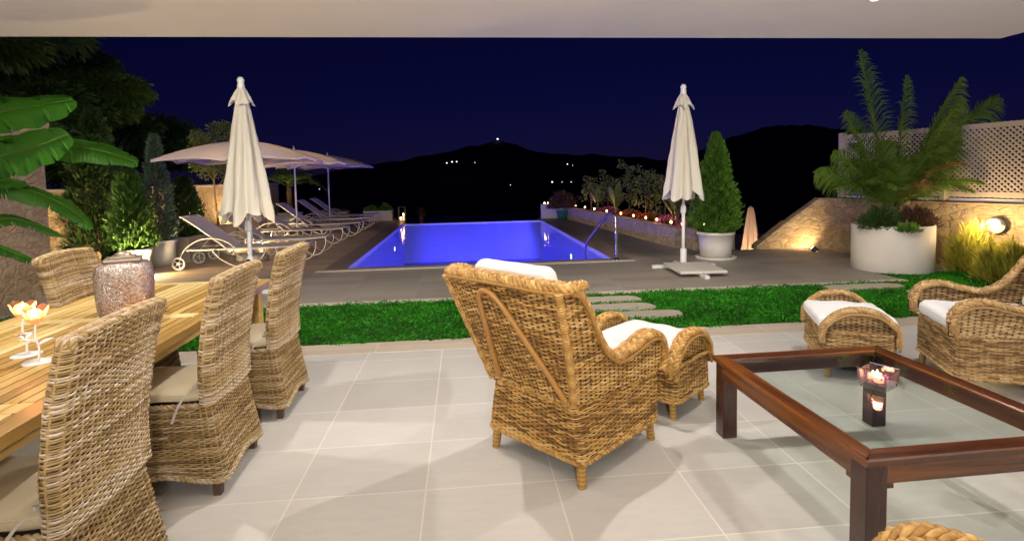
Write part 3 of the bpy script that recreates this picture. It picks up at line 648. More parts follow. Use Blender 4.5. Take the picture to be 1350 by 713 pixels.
def dining_chair():
    t = thing('dining_chair', 'x', 'chair', group='woven dining chairs round the teak table')
    zb = lambda z: np.interp(z, [.09, .25, .45, .62, .85, 1.06], [-.285, -.255, -.225, -.225, -.26, -.315])
    hwz = lambda z: np.interp(z, [.09, .3, .5, .8, 1.06], [.262, .245, .225, .232, .238])
    # back: thin loop
    per = 1.20; sp = .0250
    def SB(U, V):
        u = U / per; hd = .032; hw = hwz(V); r = .031
        tot_x, tot_y = None, None
        x, y = round_loop(1.0, 1.0, 1e-3)(u)   # placeholder, replaced below
        # explicit loop on scaled stadium
        f = np.mod(u, 1.0) * 2
        side = f < 1; s = np.where(side, f, 2 - f)      # 0..1 across
        ends = .06
        xx = np.where(s < ends, -hw + hd * (1 - np.sin(s / ends * PI / 2)), np.where(s > 1 - ends, hw - hd * (1 - np.sin((1 - s) / ends * PI / 2)), 0))
        mid = (s >= ends) & (s <= 1 - ends); xx = np.where(mid, -hw + hd * 0 + (s - ends) / (1 - 2 * ends) * 2 * hw, xx)
        xx = np.where(s < ends, -hw - hd * (np.cos(s / ends * PI / 2)) * .9, xx); xx = np.where(s > 1 - ends, hw + hd * (np.cos((1 - s) / ends * PI / 2)) * .9, xx)
        th = np.where(s < ends, np.sin(s / ends * PI / 2), np.where(s > 1 - ends, np.sin((1 - s) / ends * PI / 2), 1)) * hd
        yy = zb(V) + np.where(side, -th, th) + .02 * (xx / .26) ** 2
        zz = V + .018 * (1 - (xx / .27) ** 2) * np.clip((V - .5) / .5, 0, 1)
        return np.stack([xx, yy, zz], -1)
    nst = int(per / sp); nst += nst % 2; sp = per / nst
    us = np.arange(nst * 4) * sp / 4
    m = MB(); vs = np.arange(.45, 1.045, .0084)
    weave(m, SB, us, vs, sp, .0041, .0029, closed=True, seg=.30, base=.50, spread=.42, jit=.0016)
    def SBs(U, V): return SB(V, U)
    weave(m, SBs, np.linspace(.45, 1.045, 30), np.arange(nst) * sp, 1, .0036, 0, base=.42, spread=.15)
    fill_sheet(m, SB, np.linspace(0, per, 60, endpoint=False), np.linspace(.45, 1.045, 20), -.007, 1, True)
    xs = np.linspace(-.245, .245, 24); top = np.stack([xs * 1.06, zb(1.05) + .02 * (xs / .26) ** 2, 1.048 + .018 * (1 - (xs / .27) ** 2)], 1)
    top = np.concatenate([[top[0] + A(.0, 0, -.03)], top, [top[-1] + A(.0, 0, -.03)]])
    rope(m, top + A(0, -.019, -.002), .0105, 3, .05, sr=.5); rope(m, top + A(0, .0, .004), .0115, 3, .045, sr=.5); rope(m, top + A(0, .019, -.002), .0105, 3, .05, sr=.5)
    m.build('backrest', [WICK_D, LINING_AND_SHADE], t)
    # base skirt loop
    per2 = 2.0
    def SK(U, V):
        x, y = round_loop(.25, .25, .035)(U / per2); f = V
        hw = hwz(V) / .25; rear = zb(V); front = np.interp(V, [.09, .45], [.275, .25]); cy = (rear + front) / 2; hd = (front - rear) / 2 / .25
        z = V + np.where(V < .2, (.2 - V) / .11 * .02 * np.cos(4 * np.arctan2(y, x) + PI) * -1, 0)
        return np.stack([x * hw, y * hd + cy, z], -1)
    n2 = int(per2 / .026); n2 += n2 % 2; sp2 = per2 / n2
    m = MB(); vs = np.arange(.10, .445, .0088)
    weave(m, SK, np.arange(n2 * 4) * sp2 / 4, vs, sp2, .0042, .0030, closed=True, seg=.30, base=.44, spread=.40, jit=.0014)
    weave(m, lambda U, V: SK(V, U), np.linspace(.10, .445, 16), np.arange(n2) * sp2, 1, .0036, 0, base=.36, spread=.15)
    fill_sheet(m, SK, np.linspace(0, per2, 80, endpoint=False), np.linspace(.10, .445, 10), -.007, 1, True)
    Uq = np.linspace(0, per2, 90)
    rope(m, SK(Uq, np.full_like(Uq, .097)), .012, 2, .05, sr=.62); rope(m, SK(Uq, np.full_like(Uq, .445)), .012, 2, .05, sr=.62)
    m.box(-.22, .22, -.2, .235, .41, .446, mi=1)
    m.build('seat_base', [WICK_D, LINING_AND_SHADE], t)
    for sx in (-1, 1):
        for sy in (-1, 1):
            lg = MB(); cx, cy = sx * .225, (.235 if sy > 0 else -.235)
            V = [(cx + a * w, cy + b * w, z) for z, w in ((0, .017), (.12, .024)) for a, b in ((-1, -1), (1, -1), (1, 1), (-1, 1))]
            lg.add(V, [(0, 3, 2, 1), (4, 5, 6, 7)] + [(k, (k + 1) % 4, 4 + (k + 1) % 4, 4 + k) for k in range(4)]); lg.build('leg', LEGWOOD, t)
    cu = MB(); cushion(cu, -.215, .215, -.19, .25, .452, .505, .025, .008); cu_o = cu.build('seat_cushion', BEIGE_FAB, t)
    for sx in (-1, 1):
        rb = MB()
        cx, cy = sx * .19, -.165
        for a in (.2, 2.3, 4.2):
            q = [A(cx, cy, .515) + A(math.cos(a + u * .9), math.sin(a + u * .9), 0) * .045 * math.sin(u * PI) + A(0, 0, .02 * math.sin(u * PI)) for u in np.linspace(0, 1, 10)]
            rb.grid(np.array([[p + A(0, 0, -.008) for p in q], [p + A(0, 0, .008) for p in q]]))
        q = smooth_path([(cx, cy, .51), (cx + sx * .05, cy + .03, .515), (cx + sx * .075, cy + .07, .46), (cx + sx * .085, cy + .10, .38)], 10)
        rb.grid(np.array([q - A(0, .006, 0), q + A(0, .006, 0)]))
        rb.build('ribbon_tie', RIBBON, cu_o)
    return t
dc = dining_chair()
DCP = [(-1.47, 1.91, rad(92), 'nearest woven dining chair, seen from behind at the lower left corner'),
       (-1.455, 2.86, rad(91), 'middle woven dining chair of the near side, with ribbon tied seat cushion'),
       (-1.43, 3.69, rad(90), 'farthest woven dining chair of the near side, beside the grass strip'),
       (-2.33, 3.80, rad(-86), 'grey woven dining chair on the far side of the teak table behind the lantern')]
for i, (x, y, r, lb) in enumerate(DCP):
    if i == 0: dc.location = (x, y, 0); dc.rotation_euler = (0, 0, r); dc['label'] = lb
    else: dup(dc, (x, y, 0), r, lb)

# ------------------------------------------------------------------ teak table
t = thing('dining_table', 'long slatted teak dining table with a lantern and candle glasses on it', 'table', (-2.0, 2.3, 0), rad(1.6))
m = MB(); hw, y0, y1, zt, th = .57, -2.0, 1.98, .75, .03
def board(x0, x1, ya, yb, z1=zt, z0=zt - th): m.box(x0, x1, ya, yb, z0, z1, attr=random.random(), bevel=.002)
board(hw - .085, hw, y0, y1, z0=zt - .045); board(-hw, -hw + .085, y0, y1, z0=zt - .045)
secs = [(-2.0, -.42), (-.33, .84), (.93, 1.90)]
for yb in ((-.417, -.333), (.843, .927), (1.903, 1.98)): board(-hw + .0875, hw - .0875, *yb)
nb = 17; wb = (2 * hw - .175) / nb
for ya, yb in secs:
    for k in range(nb): xk = -hw + .0875 + k * wb; board(xk + .0052, xk + wb - .0052, ya + .003, yb - .003)
m.box(-hw + .086, hw - .086, y0 + .003, y1 - .003, zt - .025, zt - .0035, mi=1); m.build('tabletop', [TEAK, LINING_AND_SHADE], t)  # dark sheet below the slats paints the shade in their gaps
m = MB(); m.box(-hw + .1, hw - .1, y0 + .1, y0 + .13, .62, .704, bevel=.003); m.box(-hw + .1, hw - .1, y1 - .15, y1 - .12, .62, .704, bevel=.003)
m.box(-hw + .09, -hw + .12, y0 + .1, y1 - .12, .62, .704, bevel=.003); m.box(hw - .12, hw - .09, y0 + .1, y1 - .12, .62, .704, bevel=.003); m.build('apron', TEAK, t)
for sx in (-1, 1):
    for yy in (y0 + .12, y1 - .14):
        m = MB(); cx = sx * (hw - .09); m.box(cx - .04, cx + .04, yy - .04, yy + .04, 0, .703, bevel=.006); m.build('leg', TEAK, t)

# lantern on table
t = thing('lantern', 'silver and copper hammered lantern with square lid on the teak table', 'lantern', (-1.95, 3.26, .751), rad(25))
pr = [(.02, 0), (.10, .0), (.125, .012), (.142, .05), (.15, .12), (.152, .2), (.148, .26), (.135, .30), (.105, .325), (.085, .332)]
pr = [(.02, 0), (.105, .0), (.125, .012), (.134, .05), (.139, .12), (.141, .2), (.140, .25), (.133, .285), (.112, .308), (.07, .318)]; m = MB(); m.lathe(pr, 48, sq=3.2); m.build('body', LANT, t)
m = MB()
for z0, z1, hx in ((.316, .334, .088), (.334, .344, .06)): m.box(-hx, hx, -hx, hx, z0, z1, bevel=.004)
m.lathe([(.045, .344), (.04, .358), (.02, .366), (0.001, .368)], 20); m.build('lid', simple('lantern_lid_metal', (.42, .34, .28), (.3, .25, .2), 60, .35, .7), t)
m = MB(); m.lathe([(.001, .02), (.035, .02), (.035, .06), (.001, .058)], 16); cd = m.build('candle', WAX, t)
m = MB(); m.lathe([(.001, .06), (.007, .07), (.005, .085), (.001, .1)], 8); m.build('flame', FLAME, cd)
light('lantern_glow', 'POINT', (0, 0, .12), 1.6, (1, .6, .35), t, shadow_soft_size=.02)
# tulip glasses
def tulip(loc, rz, label):
    t = thing('candle_holder', label, 'candle holder', loc, rz, 'tulip candle holders on the teak table')
    m = MB(); m.lathe([(.001, .006), (.03, .008), (.055, .004), (.058, 0), (.001, 0)], 28); m.build('foot', WHITE_MET, t)
    m = MB(); m.tube(smooth_path([(0, 0, .006), (.006, 0, .06), (-.006, .004, .11), (0, 0, .165)], 16), .0045, 8); m.build('stem', WHITE_MET, t)
    for k, (z, a) in enumerate(((.07, .6), (.085, 3.4))):
        m = MB(); q = []
        for u in np.linspace(0, 1, 8):
            w = .022 * math.sin(PI * u) ** .8; c = A(math.cos(a) * .06 * u, math.sin(a) * .06 * u, z + .05 * u - .03 * u * u); sd = A(-math.sin(a), math.cos(a), 0)
            q.append([c - sd * w, c + A(0, 0, -.006), c + sd * w])
        m.grid(np.array(q)); m.build('leaf', WHITE_MET, t)
    for k in range(5):
        m = MB(); a0 = k * 2 * PI / 5; q = []
        for u in np.linspace(0, 1, 9):
            w = .78 * (math.sin(PI * min(u * .62 + .14, 1))) * 1.05; r = .012 + .036 * u ** .55
            q.append([A(r * math.cos(a0 + s_ * w), r * math.sin(a0 + s_ * w), .165 + .075 * u - .016 * abs(s_) ** 2 * u + (.004 if k % 2 else 0)) * A(1 + .04 * (k % 2), 1 + .04 * (k % 2), 1) for s_ in np.linspace(-1, 1, 9)])
        m.grid(np.array(q)); m.build('petal', PETALG, t)
    m = MB(); m.lathe([(.001, .175), (.022, .175), (.03, .198), (.001, .2)], 14); m.build('wax', WAX, t)
    m = MB(); m.lathe([(.001, .2), (.008, .208), (.006, .222), (.001, .24)], 8); m.build('flame', FLAME, t)
    light('candle_light', 'POINT', (0, 0, .235), 1.8, (1, .42, .16), t, shadow_soft_size=.012)
tulip((-1.83, 2.44, .751), .3, 'tulip shaped candle glass on a leafy white stem, nearer of the pair')
tulip((-1.96, 2.55, .751), 1.5, 'tulip shaped candle glass on a white stem, behind the nearer one at left edge')

# ------------------------------------------------------------------ armchair and ottoman
def wrapped_leg(parent, x, y, h=.15, r=.024, mat=None, tilt=(0, 0)):
    m = MB(); zs = np.linspace(0, h, 26); rr = r * (.82 + .18 * zs / h) * (1 + .05 * np.sin(zs * 2 * PI / .0115))
    P = np.stack([x + tilt[0] * (h - zs) / h, y + tilt[1] * (h - zs) / h, zs], 1)
    m.tube(P, rr, 12, attr=.5 + .25 * np.sin(zs * 300)); m.build('leg', mat, parent)
def armchair(mat, label):
    t = thing('wicker_armchair', label, 'armchair', group='wicker armchairs on the terrace')
    HW, YB, YF, ZS = .37, -.355, .365, .40
    ZR = smooth_path([(-.66, 1.03, 0), (-.56, 1.02, 0), (-.46, .99, 0), (-.37, .90, 0), (-.28, .77, 0), (-.18, .65, 0), (-.06, .585, 0), (.08, .60, 0), (.2, .63, 0), (.30, .62, 0), (.365, .565, 0), (.385, .50, 0)], 90)
    ry = np.maximum.accumulate(ZR[:, 0]); rz_ = ZR[:, 1]
    Zf = lambda y: np.interp(y, ry, rz_)
    lean = lambda z: .225 * np.clip((z - ZS) / .6, 0, 1.2) ** 1.1
    row = .0106; sp = .034
    # lower skirt all round
    per = 2 * (2 * HW + (YF - YB)) - .28
    def SK(U, V):
        x, y = round_loop(.325, .355, .05)(U / per); k = 1; x = x * (1 + .03 * np.clip((y + .355) / .71, 0, 1) - .16 * np.clip((V - .135) / .265, 0, 1) ** 1.3 * np.clip((.30 - y) / .62, 0, 1))
        zc = V
        return np.stack([x * k, y * k, zc + 0 * x], -1)
    n = int(per / sp); n += n % 2; s2 = per / n
    m = MB(); weave(m, SK, np.arange(n * 6) * s2 / 6, np.arange(.135, ZS, row), s2, .0056, .0028, closed=True, lump=.3, flat=.7, base=.5, spread=.46, seg=.068, sides=6)
    fill_sheet(m, SK, np.linspace(0, per, 90, endpoint=False), np.linspace(.13, ZS, 8), -.004, 1, True)
    Uq = np.linspace(0, per, 120); rope(m, SK(Uq, np.full_like(Uq, .128)), .013, 2, .05); rope(m, SK(Uq, np.full_like(Uq, ZS)) + A(0, 0, .003), .012, 2, .05)
    m.box(-.24, .24, YB + .04, YF - .04, ZS - .06, ZS - .02, mi=1); m.build('seat_base', [mat, LINING_AND_SHADE], t)
    # sides
    for sx in (-1, 1):
        def SS(U, V, sx=sx):
            yr = YB - lean(V); wgt = np.clip((YF - (YB + U)) / .76, 0, 1); y = YB + U - lean(V) * wgt ** .8
            fu = np.clip(U / .72, 0, 1); tt = np.clip((V - ZS) / .6, 0, 1); x = sx * ((.272 + .108 * tt ** .8) * (1 - fu) + (.330 + .02 * tt) * fu + .016 * np.sin(np.clip(U / .76, 0, 1) * PI))
            return np.stack([x + 0 * y, y, V + 0 * y], -1)
        def mk(U, V): P = SS(U, V); return (P[..., 2] < Zf(P[..., 1]) - .005)
        m = MB(); us = np.arange(0, .765, .034 / 6)
        weave(m, SS, us, np.arange(ZS + .012, 1.02, row), .034, .0056, .0028, mask=mk, lump=.3, flat=.7, base=.52, spread=.46, seg=.068, sides=6)
        fill_sheet(m, SS, np.linspace(0, .765, 80), np.linspace(ZS, 1.02, 80), 0, 1, mask=mk)
        m.build('side_panel', [mat, LINING_AND_SHADE], t)
        m = MB()
        def xs(z, y):
            fu = np.clip((y - YB + lean(z)) / .72, 0, 1); tt = np.clip((z - ZS) / .6, 0, 1); return sx * ((.286 + .108 * tt ** .8) * (1 - fu) + (.347 + .02 * tt) * fu)
        path = np.array([(xs(z, y), y, z) for y, z in zip(ZR[12:, 0], ZR[12:, 1])])
        path = np.concatenate([path, [(sx * .35, .375, .44), (sx * .345, .365, ZS + .0)]])
        wide = np.interp(np.linspace(0, 1, len(path)), [0, .2, .55, .8, 1], [.0, .2, .8, 1, 1])[:, None]
        rope(m, path + A(0, 0, .0), .022, 3, .075, sr=.50, sides=6); rope(m, path + A(-sx * .018, 0, .005) + A(-sx * .012, 0, 0) * wide, .022, 3, -.075, sr=.50, sides=6); rope(m, path + A(-sx * .055, 0, 0) * wide + A(-sx * .012, .0, .0), .021, 3, .075, sr=.50, sides=6)
        m.tube(path + A(sx * .016, 0, -.024), .009, 8, mi=0, attr=.35)
        m.build('arm_rim', mat, t)
    # back panel
    def SBk(U, V):
        s = U / .74 * 2 - 1; w = .268 + .108 * np.clip((V - ZS) / .6, 0, 1) ** .8
        return np.stack([s * w, YB - lean(V) - .03 * (1 - s * s) * np.clip((V - ZS) / .3, 0, 1), V + 0 * s], -1)
    m = MB(); zt = 1.0
    weave(m, SBk, np.arange(0, .741, .034 / 6), np.arange(ZS + .012, zt, row), .034, .0056, .0028, lump=.3, flat=.7, base=.45, spread=.46, seg=.068, sides=6)
    fill_sheet(m, SBk, np.linspace(0, .74, 20), np.linspace(ZS, zt, 20), 0, 1); m.build('backrest', [mat, LINING_AND_SHADE], t)
    # corner wrapped posts
    for sx in (-1, 1):
        m = MB(); zz = np.arange(ZS + .01, 1.0, .003); P = np.stack([sx * (.272 + .108 * np.clip((zz - ZS) / .6, 0, 1) ** .8), YB - lean(zz), zz], 1)
        m.tube(P, .018 * (1 + .12 * np.sin(zz * 2 * PI / .012) + .08 * np.sin(zz * 71)), 10, attr=np.clip(.5 + .3 * np.sin(zz * 2 * PI / .012) + .15 * np.sin(zz * 83), 0, 1)); m.build('corner_post', mat, t)
    # top rim
    m = MB(); s = np.linspace(-1, 1, 30); P = np.stack([s * (HW + .022), YB - lean(1.0) - .028 + .06 * (s * s) ** 2, 1.015 + .012 * (1 - s * s)], 1)
    P = np.concatenate([[P[0] + A(0.0, .1, -.01), P[0] + A(-.01, .05, .0)], P, [P[-1] + A(.01, .05, .0), P[-1] + A(0, .1, -.01)]]); P = smooth_path(P, 60)
    rope(m, P, .023, 3, .075, sr=.50, sides=6); rope(m, P + A(0, .026, .006), .023, 3, -.075, sr=.50, sides=6); rope(m, P + A(0, .05, .0), .02, 3, .075, sr=.50, sides=6); m.tube(P + A(0, -.017, -.02), .009, 8, attr=.35); m.build('top_rim', mat, t)
    # bent canes on the back
    q = [(-.17, .46), (-.15, .62), (-.12, .80), (-.10, .915), (-.05, .965), (.02, .94), (.08, .84), (.15, .69), (.21, .55), (.262, .43)]
    P = np.array([(x, YB - lean(z) - .03 * (1 - (x / .37) ** 2) * min(1, (z - ZS) / .3) - .026, z) for x, z in q]); P = smooth_path(P, 70)
    m = MB(); m.tube(P, .014 * (1 + .06 * (np.sin(np.arange(70) * .9) > .93)), 10); m.build('bent_cane', CANE, t)
    for sx in (-1, 1):
        for sy in (-1, 1): wrapped_leg(t, sx * .285, sy * .31, .14, .026, mat, (sx * .012, sy * .015))
    m = MB(); cushion(m, -.268, .268, -.24, .375, .405, .515, .045, .02); m.build('seat_cushion', WHITE_FAB, t)
    m = MB(); cushion(m, -.255, .255, -.055, .055, 0, .62, .05, .0, welt=False); co = m.build('back_cushion', WHITE_FAB, t); co.location = (0, -.275, .49); co.rotation_euler = (rad(19), 0, 0)
    return t
def ottoman(mat, label):
    t = thing('wicker_ottoman', label, 'footstool', group='wicker footstools on the terrace')
    HX, HY = .33, .23; per = 2 * (2 * HX + 2 * HY) - .2; ZT = .34
    def SK(U, V):
        x, y = round_loop(HX, HY, .06)(U / per); k = 1 + .02 * (ZT - V) / .22; return np.stack([x * k, y * k, V + 0 * x], -1)
    n = int(per / .034); n += n % 2; s2 = per / n
    m = MB(); weave(m, SK, np.arange(n * 6) * s2 / 6, np.arange(.125, ZT + .01, .0106), s2, .0056, .0028, closed=True, lump=.3, flat=.7, base=.5, spread=.46, seg=.068, sides=6)
    fill_sheet(m, SK, np.linspace(0, per, 70, endpoint=False), np.linspace(.12, ZT, 8), -.004, 1, True)
    Uq = np.linspace(0, per, 90); rope(m, SK(Uq, np.full_like(Uq, .118)), .012, 2, .05); m.box(-HX + .03, HX - .03, -HY + .03, HY - .03, ZT - .06, ZT, mi=1); m.build('base', [mat, LINING_AND_SHADE], t)
    for sx in (-1, 1):
        zf = lambda y: .37 + .135 * (1 - np.abs(np.clip(y / .235, -1, 1)) ** 2.6)
        def SS(U, V, sx=sx): return np.stack([sx * (HX - .035) + 0 * U, U, V + 0 * U], -1)
        mk = lambda U, V: V < zf(U) - .01
        m = MB(); weave(m, SS, np.arange(-.215, .216, .034 / 6), np.arange(ZT, .51, .0106), .034, .0056, .0028, mask=mk, lump=.3, flat=.7, base=.42, spread=.3, seg=.045, sides=6)
        fill_sheet(m, SS, np.linspace(-.215, .215, 40), np.linspace(ZT - .02, .51, 30), 0, 1, mask=mk); m.build('side_panel', [mat, LINING_AND_SHADE], t)
        ys = np.linspace(-1, 1, 40); ys = np.sign(ys) * np.abs(ys) ** .75 * .235
        P = np.stack([np.full(40, sx * HX), ys, zf(ys)], 1); P = np.concatenate([[A(sx * HX, -.237, .26), A(sx * HX, -.237, .32)], P, [A(sx * HX, .237, .32), A(sx * HX, .237, .26)]])
        m = MB(); rope(m, P, .02, 3, .07, sr=.5, sides=6); rope(m, P + A(-sx * .024, 0, .004), .02, 3, -.07, sr=.5, sides=6); rope(m, P + A(-sx * .046, 0, .0), .019, 3, .07, sr=.5, sides=6); m.tube(smooth_path(P[::3] + A(sx * .016, 0, -.024), 50), .009, 8, attr=.4); m.build('arch_rim', mat, t)
        rp = MB(); rope(rp, np.array([(sx * (HX + .004), y, .335) for y in np.linspace(-.2, .2, 8)]), .010, 2, .045); rp.build('trim', mat, t)
    for sx in (-1, 1):
        for sy in (-1, 1): wrapped_leg(t, sx * .28, sy * .185, .125, .023, mat, (sx * .01, sy * .01))
    m = MB(); cushion(m, -.275, .275, -.255, .255, .345, .44, .04, .03); m.build('seat_cushion', WHITE_FAB, t)
    return t
def fr(x, y): return math.atan2(-x, y)
a1 = armchair(WICK_G, 'golden wicker armchair seen from behind in the middle of the terrace'); a1.location = (.585, 2.90, 0); a1.rotation_euler = (0, 0, fr(.76, .65))
o1 = ottoman(WICK_G, 'golden wicker footstool with white cushion in front of the middle armchair'); o1.location = (1.20, 3.45, 0); o1.rotation_euler = (0, 0, fr(.76, .65))
def remat(root, a, b):
    for ch in [x for x in bpy.data.objects if x.parent == root]:
        if a.name in [ms.material.name for ms in ch.material_slots]:
            for i, ms in enumerate(ch.material_slots):
                if ms.material == a: ms.link = 'OBJECT'; ms.material = b
a2 = dup(a1, (3.63, 3.33, 0), fr(-.92, .39), 'brown wicker armchair with white cushions behind the coffee table at right edge'); remat(a2, WICK_G, WICK_B)
o2 = dup(o1, (2.89, 3.80, 0), fr(-.92, .39), 'brown wicker footstool with arched sides beyond the glass coffee table')
remat(o2, WICK_G, WICK_B)
a3 = dup(a1, (1.04, .70, 0), fr(-.7, .7), 'wicker armchair of which only the end of one arm shows at the bottom edge')

# ------------------------------------------------------------------ coffee table
t = thing('coffee_table', 'square dark mahogany coffee table with clear glass top', 'table', (1.93, 2.355, 0), rad(1.0))
HX, HY, FWd, ZT = .515, .585, .082, .45
m = MB()
def frame(mb, hx, hy, w, z0, z1, bev):
    for k, (x0, x1, y0, y1) in enumerate(((-hx, hx, -hy, -hy + w), (-hx, hx, hy - w, hy), (-hx, -hx + w, -hy + w + .0005, hy - w - .0005), (hx - w, hx, -hy + w + .0005, hy - w - .0005))):
        mb.box(x0, x1, y0, y1, z0, z1, attr=.38 + .05 * k, bevel=bev, mi=1 if k < 2 else 0)
def mitre(mb, hx, hy, w, z0, z1):
    o = [(-hx, -hy), (hx, -hy), (hx, hy), (-hx, hy)]; i_ = [(-hx + w, -hy + w), (hx - w, -hy + w), (hx - w, hy - w), (-hx + w, hy - w)]
    for k in range(4):
        a, b, c, d = o[k], o[(k + 1) % 4], i_[(k + 1) % 4], i_[k]; bv = .006
        V = [(*p, z0) for p in (a, b, c, d)] + [(*p, z1 - bv) for p in (a, b, c, d)]
        cen = np.mean([a, b, c, d], 0); top = []
        n = A(a[0] + b[0], a[1] + b[1]); n = n / np.linalg.norm(n)
        for j, p in enumerate((a, b, c, d)):
            sgn = -1 if j < 2 else 1; top.append((p[0] + sgn * n[0] * bv * (1), p[1] + sgn * n[1] * bv, z1))
        V += top
        mb.add(V, [(3, 2, 1, 0), (0, 1, 5, 4), (1, 2, 6, 5), (2, 3, 7, 6), (3, 0, 4, 7), (4, 5, 9, 8), (5, 6, 10, 9), (6, 7, 11, 10), (7, 4, 8, 11), (8, 9, 10, 11)], attr=.40 + .05 * k)
MAHX = wood_mat('mahogany_across', [(.3, (.022, .007, .004)), (.46, (.08, .024, .007)), (.58, (.21, .07, .013)), (.7, (.40, .17, .03))], .2, 16, .6, stretch=(.06, 1, 1))
mitre(m, HX, HY, FWd, .4235, ZT)
ob = m.build('top_frame', [MAHOG, MAHX], t)
for p_ in ob.data.polygons:      # grain along each rail
    if abs(p_.center.y) > abs(p_.center.x) * HY / HX and abs(p_.center.y) > HY - FWd - .02: p_.material_index = 1
m = MB(); frame(m, HX - .016, HY - .016, .028, .345, .4215, .003)
ob = m.build('apron', [MAHOG, MAHX], t)
for sx in (-1, 1):
    for sy in (-1, 1):
        m = MB(); cx, cy = sx * (HX - .0575), sy * (HY - .0575)
        m.box(cx - .0425, cx + .0425, cy - .0425, cy + .0425, 0, .4225, attr=random.random(), bevel=.004)
        m.box(cx - sx * .0415, cx - sx * .07, cy + sy * .0385, cy + sy * .014, .325, .3445, bevel=.002); m.box(cx + sx * .0385, cx + sx * .014, cy - sy * .0415, cy - sy * .07, .325, .3445, bevel=.002)
        m.build('leg', wood_mat('mahogany_leg', [(.3, (.03, .009, .005)), (.5, (.07, .02, .009)), (.7, (.13, .04, .014))], .3, 18, .4, stretch=(1, 1, .08)) if 'mahogany_leg' not in MATS else MATS['mahogany_leg'], t)
m = MB(); m.box(-HX + FWd + .001, HX - FWd - .001, -HY + FWd + .001, HY - FWd - .001, .434, .442); m.build('glass_top', GLASS, t)
# candle bowl on glass
t = thing('glass_candle_holder', 'square violet glass candle holder glowing on the coffee table', 'candle holder', (1.985, 2.39, .4425), rad(30)); t.scale = (1.22, 1.22, 1.22)
m = MB(); m.box(-.05, .05, -.05, .05, 0, .022, bevel=.006); m.build('base_block', CLEARG, t)
m = MB()
for a in range(4):
    c, s_ = math.cos(a * PI / 2), math.sin(a * PI / 2); V = []
    for (u, o, z) in ((-.052, .052, .024), (.052, .052, .024), (.055, .055, .075), (-.055, .055, .075), (-.045, .045, .024), (.045, .045, .024), (.049, .049, .073), (-.049, .049, .073)):
        V.append((u * c - o * s_, u * s_ + o * c, z))
    m.add(V, [(0, 1, 2, 3), (7, 6, 5, 4), (3, 2, 6, 7)])
m.build('bowl', VIOLETG, t)
m = MB()
P = RNG.normal(size=(60, 3)) * A(.02, .02, .006) + A(0, 0, .034); leaves(m, P, RNG.normal(size=(60, 3)), .011, .010, RNG.random(60)); m.build('petals', PURPLE, t)
for dx, dy in ((-.02, -.01), (.02, .012), (.0, .02)):
    m = MB(); m.lathe([(.001, 0), (.017, 0), (.017, .020), (.001, .018)], 12, (dx, dy, .028)); cd = m.build('tealight', WAX, t)
    m = MB(); m.lathe([(.001, 0), (.004, .004), (.003, .009), (.001, .015)], 8, (dx, dy, .046)); m.build('flame', FLAME_S, cd)
light('bowl_light', 'POINT', (0, 0, .065), .6, (1, .5, .35), t, shadow_soft_size=.02)

# ------------------------------------------------------------------ closed umbrellas
def folded_cloth(mb, z0, z1, rtop, rbot, folds=8, seed=0, depth=.35, ragged=.12, n=96, rows=26):
    rg = np.random.default_rng(seed); phs = rg.uniform(0, 6.28, 4); rowsP = []
    for i, f in enumerate(np.linspace(0, 1, rows)):
        a = np.linspace(0, 2 * PI, n, endpoint=False); tw = .5 * f
        R = rtop + (rbot - rtop) * f ** .85
        fold = (.5 + .5 * np.cos(folds * a + tw)) ** .8
        r = R * (1 - depth * (1 - fold) * (.4 + .6 * f)) * (1 + .05 * np.sin(3 * a + phs[0] + f * 2) + .03 * np.sin(13 * a + phs[1] + 5 * f) + .022 * np.sin(f * 34 + 5 * a + phs[3]) * np.sin(f * 9 + 2 * a) + .02 * np.sin(21 * a + 11 * f))
        z = z1 + (z0 - z1) * f + (ragged * f ** 6) * (np.cos(4 * a + phs[2]) * .5 + (1 - fold) * .8)
        rowsP.append(np.stack([r * np.cos(a), r * np.sin(a), z], 1))
    mb.grid(np.array(rowsP), closed_u=True)
